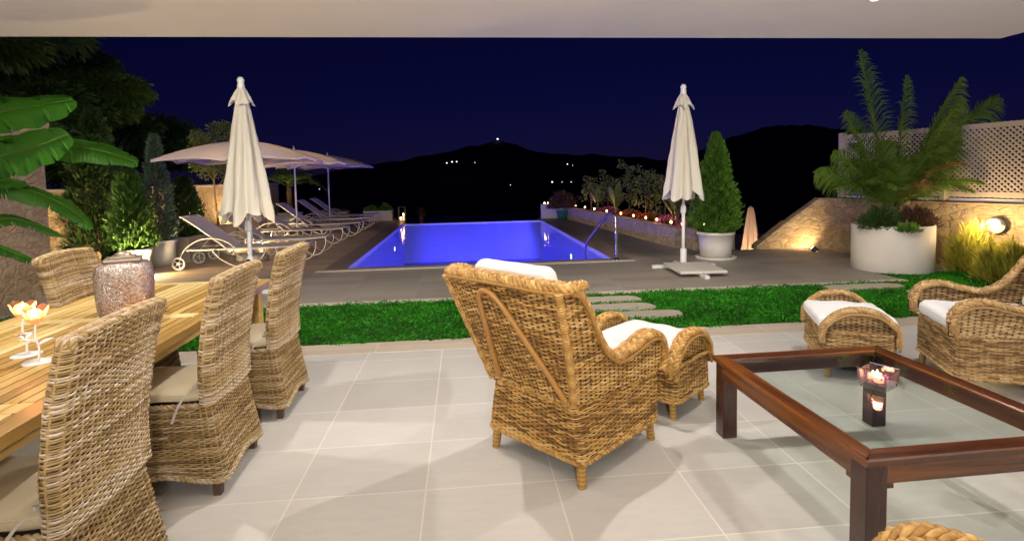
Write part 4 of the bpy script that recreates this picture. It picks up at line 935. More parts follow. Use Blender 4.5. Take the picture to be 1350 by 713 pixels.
def closed_umbrella(loc, label, seed, base, knobs=False, rz=0, rb=.33, zb=1.08, rag=.12):
    t = thing('closed_umbrella', label, 'umbrella', loc, rz, 'folded garden umbrellas')
    m = MB(); m.tube([(0, 0, .05), (0, 0, 1.0)], .026, 16); m.tube([(0, 0, 1.0), (0, 0, 2.72)], .020, 12); m.build('pole', WHITE_MET, t)
    m = MB(); folded_cloth(m, zb, 2.66, .05, rb, 8, seed, .35, rag); m.build('canopy', CANVAS, t)
    m = MB(); folded_cloth(m, 2.50, 2.74, .035, .17, 8, seed + 3, .3, .05, rows=10); m.build('vent_cap', CANVAS, t)
    m = MB(); m.lathe([(.001, 2.70), (.05, 2.70), (.045, 2.76), (.04, 2.80), (.048, 2.83), (.03, 2.87), (.001, 2.875)], 12); m.build('finial', WHITE_MET, t)
    for k in range(8):
        a = k * PI / 4 + .2; m = MB(); m.tube([(.03 * math.cos(a), .03 * math.sin(a), 1.75), (.085 * math.cos(a), .085 * math.sin(a), zb + .03)], .006, 6); m.build('rib', WHITE_MET, t)
    m = MB(); m.lathe([(.034, .86), (.042, .88), (.042, .96), (.034, .98)], 16); m.build('collar', WHITE_MET, t)
    if base:
        m = MB()
        m.box(-.5, .5, -.035, .035, .0, .05, bevel=.004); m.box(-.035, .035, -1.0, .4, .0, .0485, bevel=.004); m.lathe([(.05, .05), (.05, .3), (.03, .31)], 14); m.build('cross_base', WHITE_MET, t)
        m = MB(); m.box(-.34, -.004, -.88, -.06, .052, .095, bevel=.008); m.box(.004, .34, -.88, -.06, .052, .094, bevel=.008); m.build('ballast_slab', RENDER_W, t)
    else:
        m = MB(); m.box(-.4, .4, -.03, .03, 0, .05, bevel=.004); m.box(-.03, .03, -.4, .4, 0, .048, bevel=.004); m.lathe([(.045, .05), (.04, .5), (.03, .51)], 14); m.build('cross_base', WHITE_MET, t)
        for z in (.38, .46):
            m = MB(); m.tube([(.0, -.03, z), (0, -.085, z)], .02, 10); m.build('knob', BLACK, t)
    return t
closed_umbrella((3.46, 8.22, 0), 'closed cream umbrella with cross base and slab, right of the pool', 2, True, rz=rad(-4))
closed_umbrella((-2.86, 7.45, 0), 'closed cream umbrella with long hanging folds, left of the pool', 5, False, rb=.35, zb=1.0, rag=.13)
# small folded parasol beyond
t = thing('distant_umbrella', 'small pinkish folded parasol beyond the deck edge beside the potted conifer', 'umbrella', (7.85, 14.1, -1.4))
m = MB(); m.tube([(0, 0, 0), (0, 0, 1.95)], .02, 10); m.build('pole', WHITE_MET, t)
m = MB(); folded_cloth(m, .72, 1.92, .07, .27, 6, 9, .25, .03); m.build('canopy', cloth_mat('pink_canvas', (.82, .60, .55)), t)
m = MB(); m.lathe([(.001, .0), (.22, .0), (.22, .06), (.03, .08)], 16); m.build('base', WHITE_POT, t)

# ------------------------------------------------------------------ open parasols
def open_parasol():
    t = thing('open_parasol', 'x', 'parasol', group='open taupe parasols over the loungers')
    m = MB(); m.tube([(0, 0, .06), (0, 0, 2.2)], .022, 12); m.build('pole', WHITE_MET, t)
    rows = []; n = 96
    for f in np.linspace(0, 1, 18):
        a = np.linspace(0, 2 * PI, n, endpoint=False); k = 4
        sec = (a / (PI / 4)) % 1; sag = np.sin(sec * PI)
        R = 1.33 * f * (1 - .07 * sag * f); sq = 1 / (np.abs(np.cos(a)) ** 8 + np.abs(np.sin(a)) ** 8) ** (1 / 8) * .95
        R = R * sq; z = 2.28 - .33 * f ** 1.9 - .05 * f - .035 * sag * f * (1 - f) + .05 * sag * f ** 6
        rows.append(np.stack([R * np.cos(a), R * np.sin(a), z], 1))
    m = MB(); m.grid(np.array(rows), closed_u=True)
    e = rows[-1]; m.grid(np.array([e, e * A(.998, .998, 1) - A(0, 0, .04)]), closed_u=True); m.build('canopy', CANVAS_T, t)
    m = MB(); m.lathe([(.001, 2.27), (.045, 2.27), (.03, 2.30), (.015, 2.36), (.001, 2.40)], 10); m.build('finial', WHITE_MET, t)
    for k in range(8):
        a = k * PI / 4; q = []
        for f in np.linspace(0.02, .97, 8):
            sq = 1 / (abs(math.cos(a)) ** 8 + abs(math.sin(a)) ** 8) ** (1 / 8) * .95
            q.append((1.33 * f * sq * math.cos(a), 1.33 * f * sq * math.sin(a), 2.28 - .33 * f ** 1.9 - .05 * f - .014))
        m = MB(); m.tube(q, .008, 6); m.tube([(.02 * math.cos(a), .02 * math.sin(a), 1.85), q[4]], .007, 6); m.build('rib', WHITE_MET, t)
    m = MB(); m.lathe([(.03, 1.82), (.04, 1.84), (.04, 1.9), (.03, 1.92)], 12); m.build('hub', WHITE_MET, t)
    m = MB(); m.lathe([(.001, 0), (.27, 0), (.29, .03), (.28, .09), (.2, .125), (.06, .14), (.035, .2), (.001, .2)], 28); m.build('base', WHITE_POT, t)
    return t
pz = open_parasol(); PP = [(-4.08, 10.75, rad(3), 'open taupe parasol nearest the terrace, half hidden by the closed umbrella'), (-4.22, 14.1, 0, 'middle open taupe parasol over the row of loungers'), (-4.22, 17.5, rad(-4), 'farthest open taupe parasol over the last loungers by the pool')]
for i, (x, y, r, lb) in enumerate(PP):
    if i == 0: pz.location = (x, y, 0); pz.rotation_euler = (0, 0, r); pz['label'] = lb
    else: dup(pz, (x, y, 0), r, lb)

# ------------------------------------------------------------------ loungers
def lounger():
    t = thing('sun_lounger', 'x', 'sun lounger', group='wheeled sun loungers in a row left of the pool')
    hw = .31; hinge = .78
    for sy in (-1, 1):
        m = MB(); y = sy * hw
        m.tube(smooth_path([(.08, y, .33), (.5, y, .335), (1.2, y, .34), (1.8, y, .345), (2.05, y, .36), (2.12, y, .37)], 26), .015, 10); m.build('side_rail', LOUNGE_MET, t)
        m = MB(); m.tube(smooth_path([(hinge, y * .97, .35), (.6, y * .97, .50), (.3, y * .97, .74), (.08, y * .97, .90), (.04, y * .97, .915)], 20), .013, 10); m.build('back_rail', LOUNGE_MET, t)
        m = MB(); y2 = sy * (hw + .035)
        m.tube(smooth_path([(-.0, y2, .10), (.05, y2, .27), (.18, y2, .42), (.38, y2, .52), (.62, y2, .53), (.82, y2, .46), (.95, y2, .35)], 30), .010, 10); m.build('armrest', LOUNGE_MET, t)
        m = MB(); m.tube(smooth_path([(.55, y2, .34), (.68, y2, .18), (.86, y2, .07), (1.0, y2, .02), (1.12, y2, .07), (1.2, y2, .2), (1.22, y2, .34)], 26), .010, 10); m.build('middle_leg', LOUNGE_MET, t)
        m = MB(); m.tube(smooth_path([(1.62, y2, .34), (1.70, y2, .16), (1.84, y2, .03), (1.98, y2, .03), (2.08, y2, .12), (2.13, y2, .26), (2.12, y2, .37)], 34), .010, 10); m.build('foot_loop', LOUNGE_MET, t)
        m = MB(); c = A(0, y2 + sy * .02, .115); a = np.linspace(0, 2 * PI, 28, endpoint=False)
        m.tube(np.stack([.098 * np.cos(a), np.zeros(28), .098 * np.sin(a)], 1) + c, .017, 8, closed=True)
        for k in range(5):
            b = k * 2 * PI / 5; m.tube([c, c + A(.09 * math.cos(b), 0, .09 * math.sin(b))], .009, 6)
        m.tube([c - A(0, .02, 0), c + A(0, .02, 0)], .022, 12); m.build('wheel', LOUNGE_MET, t)
    for x_, z_, e_, r_ in ((0, .115, .05, .009), (.08, .33, 0, .012), (2.12, .37, 0, .014), (.04, .915, 0, .012), (1.05, .335, 0, .01)): m = MB(); m.tube([(x_, -hw - e_, z_), (x_, hw + e_, z_)], r_, 8); m.build('cross_bar', LOUNGE_MET, t)
    def sheet(pts, name):
        c = smooth_path(pts, 24); th = A(0, 0, .006); rows = []
        for sg in (1, -1):
            ys = np.linspace(-hw + .01, hw - .01, 8); rows.append(np.array([[p + A(0, y, -.02 * (1 - (y / hw) ** 2)) + sg * th for y in ys] for p in c]))
        m = MB(); m.grid(rows[0]); m.grid(rows[1][:, ::-1])
        for k in (0, -1): m.grid(np.array([rows[0][:, k], rows[1][:, k]]))
        for k in (0, -1): m.grid(np.array([rows[0][k], rows[1][k]]))
        m.build(name, SLING, t)
    sheet([(hinge + .01, 0, .355), (1.2, 0, .352), (1.8, 0, .357), (2.11, 0, .382)], 'seat_sling')
    sheet([(hinge - .01, 0, .362), (.6, 0, .51), (.3, 0, .75), (.06, 0, .918)], 'back_sling')
    return t
lg = lounger(); LY = [10.1, 11.35, 13.35, 14.85, 16.7, 18.25]
LL = ['white wheeled sun lounger nearest the terrace, its two wheels beside the white pots', 'second sun lounger from the terrace, under the nearest open parasol', 'third sun lounger from the terrace, beside the middle parasol pole',
      'fourth sun lounger from the terrace, beyond the middle parasol pole', 'fifth sun lounger from the terrace, before the farthest parasol pole', 'farthest sun lounger of the row, nearest the end planters']
for i, y in enumerate(LY):
    x = -4.93 + .04 * math.sin(i * 2.3); r = rad([0, 1, -1, 1.5, 0, -1][i])
    if i == 0: lg.location = (x, y, 0); lg['label'] = LL[0]
    else: dup(lg, (x, y, 0), r, LL[i])
def side_table(loc, label):
    t = thing('side_table', label, 'side table', loc, 0, 'low side tables between the loungers')
    m = MB(); m.lathe([(.001, .44), (.27, .44), (.275, .455), (.27, .465), (.001, .468)], 28); m.build('table_top', SLING, t)
    m = MB(); m.tube([(0, 0, .02), (0, 0, .44)], .02, 10); m.build('stem', WHITE_MET, t)
    m = MB(); m.lathe([(.001, 0), (.17, 0), (.17, .015), (.02, .025)], 20); m.build('foot', WHITE_MET, t)
side_table((-4.45, 14.12, 0), 'small round table between loungers at the middle parasol'); side_table((-4.5, 17.48, 0), 'small round table between loungers at the farthest parasol')

# ------------------------------------------------------------------ vegetation helpers
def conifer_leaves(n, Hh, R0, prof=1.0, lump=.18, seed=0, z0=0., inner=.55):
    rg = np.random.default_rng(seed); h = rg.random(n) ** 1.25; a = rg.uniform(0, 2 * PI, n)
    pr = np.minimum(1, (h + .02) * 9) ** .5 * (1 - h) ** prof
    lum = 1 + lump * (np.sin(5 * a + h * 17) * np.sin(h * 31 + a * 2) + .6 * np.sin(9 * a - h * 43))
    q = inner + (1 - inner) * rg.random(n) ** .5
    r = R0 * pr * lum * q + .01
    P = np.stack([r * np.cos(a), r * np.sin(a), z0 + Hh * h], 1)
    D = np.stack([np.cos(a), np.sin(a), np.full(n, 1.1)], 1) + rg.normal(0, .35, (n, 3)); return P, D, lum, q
def conifer(name, label, loc, Hh, R0, mat, n=7000, pot=None, prof=.8, ls=.06, lump=.18, stem=.1, up=1.0, seed=1, group=None, trunk_h=None):
    t = thing(name, label, 'tree', loc, group=group); z0 = stem
    P, D, lum, q = conifer_leaves(n, Hh, R0, prof, lump, seed, z0); D[:, 2] *= up
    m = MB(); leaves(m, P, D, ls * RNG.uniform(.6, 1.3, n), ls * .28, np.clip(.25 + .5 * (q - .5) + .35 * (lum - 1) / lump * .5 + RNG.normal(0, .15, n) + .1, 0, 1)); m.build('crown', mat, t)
    m = MB(); zz = np.linspace(0, Hh * .85, 10); m.tube(np.stack([.02 * np.sin(zz * 3), .01 * np.cos(zz * 2), zz], 1), np.linspace(.035, .008, 10), 8); m.build('trunk', BARK, t)
    return t
def pot(name, label, loc, r0, r1, h, mat, rim=.02, saucer=False, sq=None, rz=0, n=32):
    t = thing(name, label, 'plant pot', loc, rz)
    k = 1.0 if not sq else 1
    m = MB(); m.lathe([(.001, 0), (r0, 0), (r0 + (r1 - r0) * .5, h * .5), (r1, h - .05), (r1 + rim, h - .045), (r1 + rim, h), (r1 - .02, h), (r1 - .03, h - .06)], n, sq=sq); m.build('body', mat, t)
    m = MB(); m.lathe([(.001, h - .05), (r1 - .025, h - .05)], n, sq=sq); m.build('soil', SOIL, t)
    if saucer: m = MB(); m.lathe([(.001, .0), (r0 + .08, 0), (r0 + .1, .04), (r0 + .05, .045), (r0 + .01, .02)], n); m.build('saucer', mat, t)
    return t
# right conifer in white pot
pot('white_pot', 'big white round pot on a saucer holding the tall right conifer', (4.36, 8.98, 0), .25, .30, .47, WHITE_POT, saucer=True)
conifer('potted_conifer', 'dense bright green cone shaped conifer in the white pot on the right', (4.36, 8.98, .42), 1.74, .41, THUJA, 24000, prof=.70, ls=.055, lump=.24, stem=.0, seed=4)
# left row
CP = [(-5.62, 9.75, 'white_pot', .19, .24, .40, 'white round pot just right of the table lantern, holding the bright thuja'),
      (-5.62, 10.5, 'white_pot', .22, .265, .46, 'white tapered round pot holding the blue grey conifer')]
for x, y, nme, r0, r1, h, lb in CP: pot(nme, lb, (x, y, 0), r0, r1, h, WHITE_POT, .012)
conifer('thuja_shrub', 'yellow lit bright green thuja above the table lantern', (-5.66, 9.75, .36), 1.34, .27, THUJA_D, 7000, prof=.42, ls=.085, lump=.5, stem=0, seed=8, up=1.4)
conifer('blue_conifer', 'slim blue grey conifer in the tapered white pot', (-5.62, 10.5, .42), 1.95, .27, BLUECON, 6500, prof=.7, ls=.08, lump=.3, stem=0, seed=9, up=.9)
def rect_planter(loc, hx, hy, h, mat, label, rz=0, name='planter_box'):
    t = thing(name, label, 'planter', loc, rz)
    m = MB(); w = .03
    m.box(-hx, hx, -hy, -hy + w, 0, h); m.box(-hx, hx, hy - w, hy, 0, h); m.box(-hx, -hx + w, -hy + w, hy - w, 0, h); m.box(hx - w, hx, -hy + w, hy - w, 0, h)
    m.build('body', mat, t)
    m = MB()
    for a in ((-hx - .012, hx + .012, -hy - .012, -hy + w + .01), (-hx - .012, hx + .012, hy - w - .01, hy + .012), (-hx - .012, -hx + w + .01, -hy + w + .011, hy - w - .011), (hx - w - .01, hx + .012, -hy + w + .011, hy - w - .011)): m.box(*a, h - .035, h + .004)
    m.build('rim', mat, t)
    m = MB(); m.box(-hx + w, hx - w, -hy + w, hy - w, 0.01, h - .05); m.build('soil', SOIL, t); return t
rect_planter((-5.65, 11.5, 0), .26, .42, .44, BEIGE_POT, 'beige rectangular planter behind the nearest lounger head')
conifer('dark_shrub', 'dark dense evergreen shrub in the beige rectangular planter', (-5.65, 11.5, .4), 1.2, .33, DARKLEAF, 9000, prof=.45, ls=.08, lump=.35, stem=0, seed=12)
def thin_tree(name, label, loc, Hh, crown_r, mat, bark, n=3500, ls=.09, seed=0, trunk_frac=.45, br=9, cat='tree', lean=(0, 0), tr=.03, group=None):
    rg = np.random.default_rng(seed); t = thing(name, label, cat, loc, group=group); m = MB()
    zz = np.linspace(0, Hh * .8, 12); cen = np.stack([lean[0] * zz / Hh + .03 * np.sin(zz * 2 + seed), lean[1] * zz / Hh + .02 * np.cos(zz * 3), zz], 1)
    m.tube(cen, np.linspace(tr, tr * .35, 12), 8); tips = []
    for k in range(br):
        f = trunk_frac + (1 - trunk_frac) * (k + rg.random()) / br; p = np.array([np.interp(f * Hh * .8, zz, cen[:, i]) for i in range(3)]); a = k * 2.4 + rg.random()
        ln = crown_r * (1.1 - .45 * f) * rg.uniform(.75, 1.15); d = A(math.cos(a), math.sin(a), rg.uniform(.4, 1.1)); e = p + d * ln * .8
        q = smooth_path([p, p + d * ln * .4 + A(0, 0, .04), e], 7); m.tube(q, np.linspace(tr * .4, tr * .12, 7), 6)
        tips.append((e, ln * .45)); tips.append((p + d * ln * .5, ln * .35))
        for _ in range(2):
            a2 = a + rg.uniform(-.8, .8); e2 = q[3] + A(math.cos(a2), math.sin(a2), rg.uniform(.2, .9)) * ln * .5; m.tube([q[3], e2], [tr * .2, tr * .08], 5); tips.append((e2, ln * .35))
    m.build('trunk', bark, t)
    Ps, Ds, At = [], [], []
    for e, s in tips:
        k = max(6, int(n / len(tips))); d = rg.normal(size=(k, 3)); d /= np.linalg.norm(d, axis=1)[:, None]; rr = rg.random(k) ** .45
        Ps.append(e + d * s * rr[:, None] * A(1, 1, .75)); Ds.append(d + A(0, 0, .2)); At.append(np.clip(rg.normal(.5, .22, k), 0, 1))
    m = MB(); leaves(m, np.concatenate(Ps), np.concatenate(Ds), ls, ls * .45, np.concatenate(At), .15); m.build('crown', mat, t); return t
rect_planter((-5.75, 13.2, 0), .28, .28, .5, BEIGE_POT, 'square planter lit yellow behind the second lounger', name='square_planter')
thin_tree('slender_tree', 'slender tree with a bare orange lit trunk left of the closed umbrella', (-5.75, 13.2, .45), 2.5, .75, PLANTLEAF, BARK_L, 5000, .07, 3, .45, 11)
rect_planter((-5.75, 15.3, 0), .28, .28, .5, BEIGE_POT, 'square planter lit yellow behind the third lounger', name='square_planter')
thin_tree('bushy_shrub', 'small yellow lit shrub in the planter behind the closed umbrella', (-5.75, 15.3, .45), 1.1, .5, YELLEAF, BARK, 2500, .07, 5, .1, 9, 'shrub')
rect_planter((-5.6, 17.3, 0), .45, .3, .42, WHITE_POT, 'white trough planter behind the fifth lounger')
# big dark trees beyond the wall
def big_tree(label, loc, Hh, R, n, seed, mat=DARKLEAF):
    rg = np.random.default_rng(seed); t = thing('garden_tree', label, 'tree', loc, group='dark trees beyond the garden wall'); m = MB()
    zz = np.linspace(0, Hh * .6, 8); m.tube(np.stack([.1 * np.sin(zz), 0 * zz, zz], 1), np.linspace(.22, .1, 8), 10); Ps, Ds, At = [], [], []
    for k in range(30):
        d = rg.normal(size=3); d /= np.linalg.norm(d); d[2] = abs(d[2]) * .9 - .15; c = A(0, 0, Hh * .6) + d * A(R, R, Hh * .38) * rg.uniform(.5, .95); s = R * rg.uniform(.22, .42)
        m.tube(smooth_path([(0, 0, Hh * .4), c * A(.5, .5, .8), c], 7), np.linspace(.08, .02, 7), 6)
        kk = n // 30; dd = rg.normal(size=(kk, 3)); dd /= np.linalg.norm(dd, axis=1)[:, None]; rr = rg.random(kk) ** .4
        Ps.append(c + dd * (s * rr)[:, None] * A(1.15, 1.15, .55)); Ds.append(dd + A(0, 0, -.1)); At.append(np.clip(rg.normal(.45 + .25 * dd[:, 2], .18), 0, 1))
    m.build('trunk', BARK, t); m = MB(); leaves(m, np.concatenate(Ps), np.concatenate(Ds), .17, .075, np.concatenate(At), .2); m.build('crown', mat, t)
big_tree('large dark tree rising behind the stone pier at far left', (-10.0, 10.8, 0), 6.2, 2.6, 36000, 1)
big_tree('low dark bushy tree just beyond the garden wall behind the banana leaves', (-8.6, 10.4, 0), 3.3, 1.5, 20000, 4)
big_tree('tall dark tree left of the closed umbrella, its top under the ceiling edge', (-9.2, 13.6, 0), 5.2, 2.0, 30000, 2)
big_tree('lower dark tree behind the slender tree and the parasol', (-9.5, 17.5, 0), 3.9, 1.5, 14000, 3)
conifer('hedge_conifer', 'dark bushy conifer between the stone pier and the bright thuja', (-6.7, 10.5, 0), 2.3, .58, DARKLEAF, 10000, prof=.5, ls=.1, lump=.4, stem=.05, seed=21)
conifer('hedge_conifer', 'tall dark conifer behind the blue grey one', (-7.6, 12.0, 0), 3.0, .75, DARKLEAF, 12000, prof=.7, ls=.11, lump=.4, stem=.05, seed=22)
# bougainvillea tuft
t = thing('blossom_branch', 'dim purple blossom spray in the trees below the ceiling edge', 'plant', tuple(at_depth(135, 100, 13.5)))
m = MB(); P = RNG.normal(size=(70, 3)) * A(.06, .06, .2) + A(0, 0, .32); leaves(m, P, RNG.normal(size=(70, 3)), .07, .05, RNG.random(70)); m.build('blossom', simple('dusky_petal', (.16, .02, .14), (.08, .01, .07), 20, .8), t)
m = MB(); m.tube([(0, .1, -1.3), (0, 0, 0), (0, 0, .6)], .012, 6); m.build('twig', BARK, t)

# fronds
def frond(mb, base, az, ln, rise, droop, leaf, wid, n=34, seed=0, drymix=0, mi_leaf=0, mi_rib=1, w0=.008, side=0, face=False):
    rg = np.random.default_rng(seed); u = np.linspace(0, 1, n); d = A(math.cos(az), math.sin(az), 0); sdv = A(-d[1], d[0], 0)
    P = base + d * (ln * (u * math.cos(rise) + .0)[:, None]) + A(0, 0, 1) * (ln * (u * math.sin(rise) - droop * u ** 2.2))[:, None] + sdv * (side * u ** 2)[:, None]
    mb.tube(P, np.linspace(w0, .002, n), 5, mi=mi_rib); T = np.gradient(P, axis=0); T /= np.linalg.norm(T, axis=1)[:, None]
    sd = np.cross(T, A(.35, -1, .1) if face else A(0, 0, 1)); sd /= np.linalg.norm(sd, axis=1)[:, None] + 1e-9; upv = np.cross(sd, T)
    m_ = int(n * 2.6); uu = np.linspace(.12, .99, m_); Pi = np.stack([np.interp(uu, u, P[:, k]) for k in range(3)], 1)
    Ti = np.stack([np.interp(uu, u, T[:, k]) for k in range(3)], 1); Si = np.stack([np.interp(uu, u, sd[:, k]) for k in range(3)], 1); Ui = np.stack([np.interp(uu, u, upv[:, k]) for k in range(3)], 1)
    L_ = leaf * np.sin(PI * np.clip(uu * .92 + .08, 0, 1)) ** .6 + .02
    for sg in (-1, 1):
        D = Ti * .75 + sg * Si * .8 + Ui * .28 + rg.normal(0, .13, (m_, 3)); D /= np.linalg.norm(D, axis=1)[:, None]
        W = np.cross(D, Ui + .3 * Si * sg); W /= np.linalg.norm(W, axis=1)[:, None]
        a = Pi; b = Pi + D * (L_ * .5)[:, None]; c = Pi + D * L_[:, None] - A(0, 0, 1) * (L_ * .38)[:, None]
        V = np.stack([a - W * wid * .4, a + W * wid * .4, b + W * wid * .5, b - W * wid * .5, c], 1).reshape(-1, 3); k = np.arange(m_)[:, None] * 5
        mb.add(V, k + np.array([[0, 1, 2, 3]]), np.repeat(np.clip(rg.normal(.5, .2, m_), 0, 1), 5), mi_leaf)
        mb.f.append((k + np.array([[3, 2, 4]])) + mb.n - len(V)); mb.mi.append(np.full(m_, mi_leaf)); mb.sm.append(np.full(m_, False))
# palm planter
PC = A(6.36, 7.46, 0)
t = thing('palm_planter', 'huge white cylindrical planter holding the palm', 'planter', tuple(PC))
m = MB(); m.lathe([(.001, 0), (.515, 0), (.52, .01), (.52, .67), (.50, .675), (.49, .67), (.485, .6)], 64); m.build('body', RENDER_W, t)
m = MB(); m.lathe([(.001, .62), (.488, .60)], 32); m.build('soil', SOIL, t)
t = thing('palm_tree', 'date palm with long feathery fronds in the white cylinder planter', 'palm', (PC[0], PC[1], .6))
m = MB(); zz = np.linspace(0, .34, 14); m.tube(np.stack([0 * zz, 0 * zz, zz], 1), .085 + .012 * np.sin(zz * 90), 12); m.build('trunk', BARK, t)
FR = [(rad(172), 2.45, rad(80), .02, .46, -.1), (rad(20), 2.05, rad(84), .03, .30, 0), (rad(2), 2.7, rad(51), .17, .50, 0), (rad(-8), 2.1, rad(62), .12, .42, .1), (rad(6), 2.45, rad(42), .24, .46, 0), (rad(176), 1.5, rad(54), .26, .38, 0), (rad(-4), 2.35, rad(66), .10, .40, .0), (rad(12), 2.2, rad(52), .26, .44, 0), (rad(182), 1.9, rad(66), .16, .40, 0), (rad(170), 1.45, rad(42), .30, .36, 0),
      (rad(178), 1.25, rad(62), .30, .3, 0), (rad(200), 1.15, rad(50), .42, .3, 0), (rad(160), 1.3, rad(44), .42, .3, 0), (rad(25), 1.7, rad(58), .4, .32, 0), (rad(185), 1.2, rad(36), .32, .3, 0),
      (rad(235), 1.2, rad(50), .5, .3, 0), (rad(-60), 1.25, rad(45), .5, .3, 0), (rad(-95), 1.1, rad(52), .5, .28, 0), (rad(110), 1.4, rad(60), .4, .3, 0), (rad(140), 1.35, rad(50), .45, .3, 0),
      (rad(35), 1.6, rad(44), .4, .3, 0), (rad(-40), 1.4, rad(58), .4, .3, 0), (rad(215), 1.1, rad(62), .35, .26, 0), (rad(5), 1.6, rad(30), .34, .3, 0), (rad(-15), 1.5, rad(40), .42, .3, 0), (rad(-30), 1.7, rad(66), .3, .34, 0), (rad(-75), 1.5, rad(68), .35, .32, 0), (rad(-120), 1.4, rad(62), .4, .32, 0), (rad(170), 1.5, rad(68), .28, .32, 0), (rad(15), 1.8, rad(52), .3, .34, 0), (rad(-150), 1.3, rad(48), .42, .32, 0), (rad(60), 1.6, rad(70), .3, .3, 0)]
for i, (az, ln, rs, dr, lf, sd) in enumerate(FR):
    m = MB(); frond(m, A(0, 0, .3) + A(math.cos(az), math.sin(az), 0) * .04, az, ln, rs, dr, lf, .014, 44, i, w0=.013, side=sd, face=i < 10); m.build('frond', [PALML if i not in (17, 21) else PALMD, PALML], t)
def bush(name, label, loc, r, h, mat, n, ls, seed, cat='shrub', upd=.6, lw=.35, group=None, mats2=None, n2=0):
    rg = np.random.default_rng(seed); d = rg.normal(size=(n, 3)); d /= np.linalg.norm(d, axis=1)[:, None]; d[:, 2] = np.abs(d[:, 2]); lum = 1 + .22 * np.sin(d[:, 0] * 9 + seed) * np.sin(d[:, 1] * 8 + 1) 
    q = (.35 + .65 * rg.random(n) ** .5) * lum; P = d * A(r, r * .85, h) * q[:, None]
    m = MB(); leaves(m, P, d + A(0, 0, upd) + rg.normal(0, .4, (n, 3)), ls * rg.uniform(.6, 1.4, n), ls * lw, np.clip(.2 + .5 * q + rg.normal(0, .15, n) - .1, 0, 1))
    t = thing(name, label, cat, loc, group=group)
    m.build('foliage', mat, t)
    st = MB()
    for k in range(7):
        a = k * .9; st.tube([(0, 0, 0), (math.cos(a) * r * .4, math.sin(a) * r * .35, h * .6)], [.008, .003], 5)
    st.build('stem', BARK, t)
    if mats2:
        d = rg.normal(size=(n2, 3)); d /= np.linalg.norm(d, axis=1)[:, None]; d[:, 2] = np.abs(d[:, 2]); m = MB(); leaves(m, d * A(r, r * .85, h), d, ls * .8, ls * .7, rg.random(n2)); m.build('blossom', mats2, t)
    return t
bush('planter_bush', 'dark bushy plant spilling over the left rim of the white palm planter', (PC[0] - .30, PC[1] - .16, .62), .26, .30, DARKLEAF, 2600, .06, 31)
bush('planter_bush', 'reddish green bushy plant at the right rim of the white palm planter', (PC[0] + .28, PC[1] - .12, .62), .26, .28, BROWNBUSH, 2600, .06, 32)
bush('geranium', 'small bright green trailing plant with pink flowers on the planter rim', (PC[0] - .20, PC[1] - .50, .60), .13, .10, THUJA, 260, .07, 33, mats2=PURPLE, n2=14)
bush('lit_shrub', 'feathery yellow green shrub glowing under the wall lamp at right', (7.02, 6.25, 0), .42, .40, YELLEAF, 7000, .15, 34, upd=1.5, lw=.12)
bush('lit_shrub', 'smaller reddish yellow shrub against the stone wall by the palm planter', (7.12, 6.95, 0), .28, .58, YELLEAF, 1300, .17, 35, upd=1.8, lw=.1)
# wall lamp at right
def garden_lamp(label, loc, target, power, col=(1, .70, .34), size=.05, ang=150, name='garden_spotlight', vis=True, group='garden uplights'):
    t = thing(name, label, 'lamp', loc, group=group)
    from mathutils import Vector
    d = Vector(target) - Vector(loc); q = d.to_track_quat('Z', 'Y')
    m = MB(); m.lathe([(.02, -.05), (.045, -.045), (.05, .03), (.055, .035), (.05, .04), (.046, .03)], 16); h = m.build('housing', BLACK, t); h.rotation_mode = 'QUATERNION'; h.rotation_quaternion = q; h.location = (0, 0, .09)
    m = MB(); m.lathe([(.045, .028), (.043, .045), (.03, .062), (.001, .07)], 16); g = m.build('lens', LAMPGLOW, t); g.rotation_mode = 'QUATERNION'; g.rotation_quaternion = q; g.location = (0, 0, .09)
    m = MB(); m.tube([(0, 0, 0), (0, 0, .07)], .008, 6); m.build('spike', BLACK, t)
    l = light('uplight', 'SPOT', (0, 0, .09), power, col, t, shadow_soft_size=.04, spot_size=rad(ang), spot_blend=.6)
    l.rotation_euler = d.to_track_quat('-Z', 'Y').to_euler(); l.location = Vector((0, 0, .09)) + d.normalized() * .10
    return t
t = thing('wall_lamp', 'round hooded lamp glowing on the stone wall at right', 'lamp', (7.50, 6.93, .66), rad(-163))
m = MB(); m.tube([(-.03, 0, 0), (.03, 0, 0)], .10, 24); m.build('back_plate', BEIGE_POT, t)
a = np.linspace(0, PI, 14); rows = []
for f in np.linspace(0, 1, 8): rows.append(np.stack([np.full(14, .03 + .10 * math.sin(f * PI / 2)), .10 * np.cos(a) * math.cos(f * PI / 2 * .7), .02 + .10 * np.sin(a) * math.cos(f * PI / 2 * .7)], 1))
m = MB(); m.grid(np.array(rows)); m.build('hood', WHITE_MET, t)
m = MB(); m.lathe([(.001, -.045), (.022, -.038), (.033, -.01), (.022, .02), (.001, .03)], 14, (.05, 0, -.02)); m.build('bulb', LAMPGLOW, t)
light('wall_lamp_light', 'POINT', (.34, 0, .04), 46, (1, .68, .30), t, shadow_soft_size=.04)
garden_lamp('low lamp beside the small pinkish parasol beyond the deck', (7.2, 13.0, -1.4), (7.8, 14.0, -.2), 170)
garden_lamp('small uplight at the foot of the sloping ramp wall', (6.45, 9.35, -.06), (6.3, 9.9, .3), 26)
garden_lamp('glaring uplight at the foot of the stone pier by the bushes', (-6.02, 8.75, .44), (-6.9, 9.5, 1.0), 120)
garden_lamp('uplight behind the beige planter lighting the garden wall', (-6.2, 12.2, .02), (-6.9, 12.9, .9), 170)
garden_lamp('uplight between the square planters behind the second lounger', (-6.25, 14.2, .02), (-6.7, 14.6, .9), 170)
garden_lamp('uplight beside the white trough behind the fifth lounger', (-6.25, 16.4, .02), (-6.7, 16.7, .9), 170)
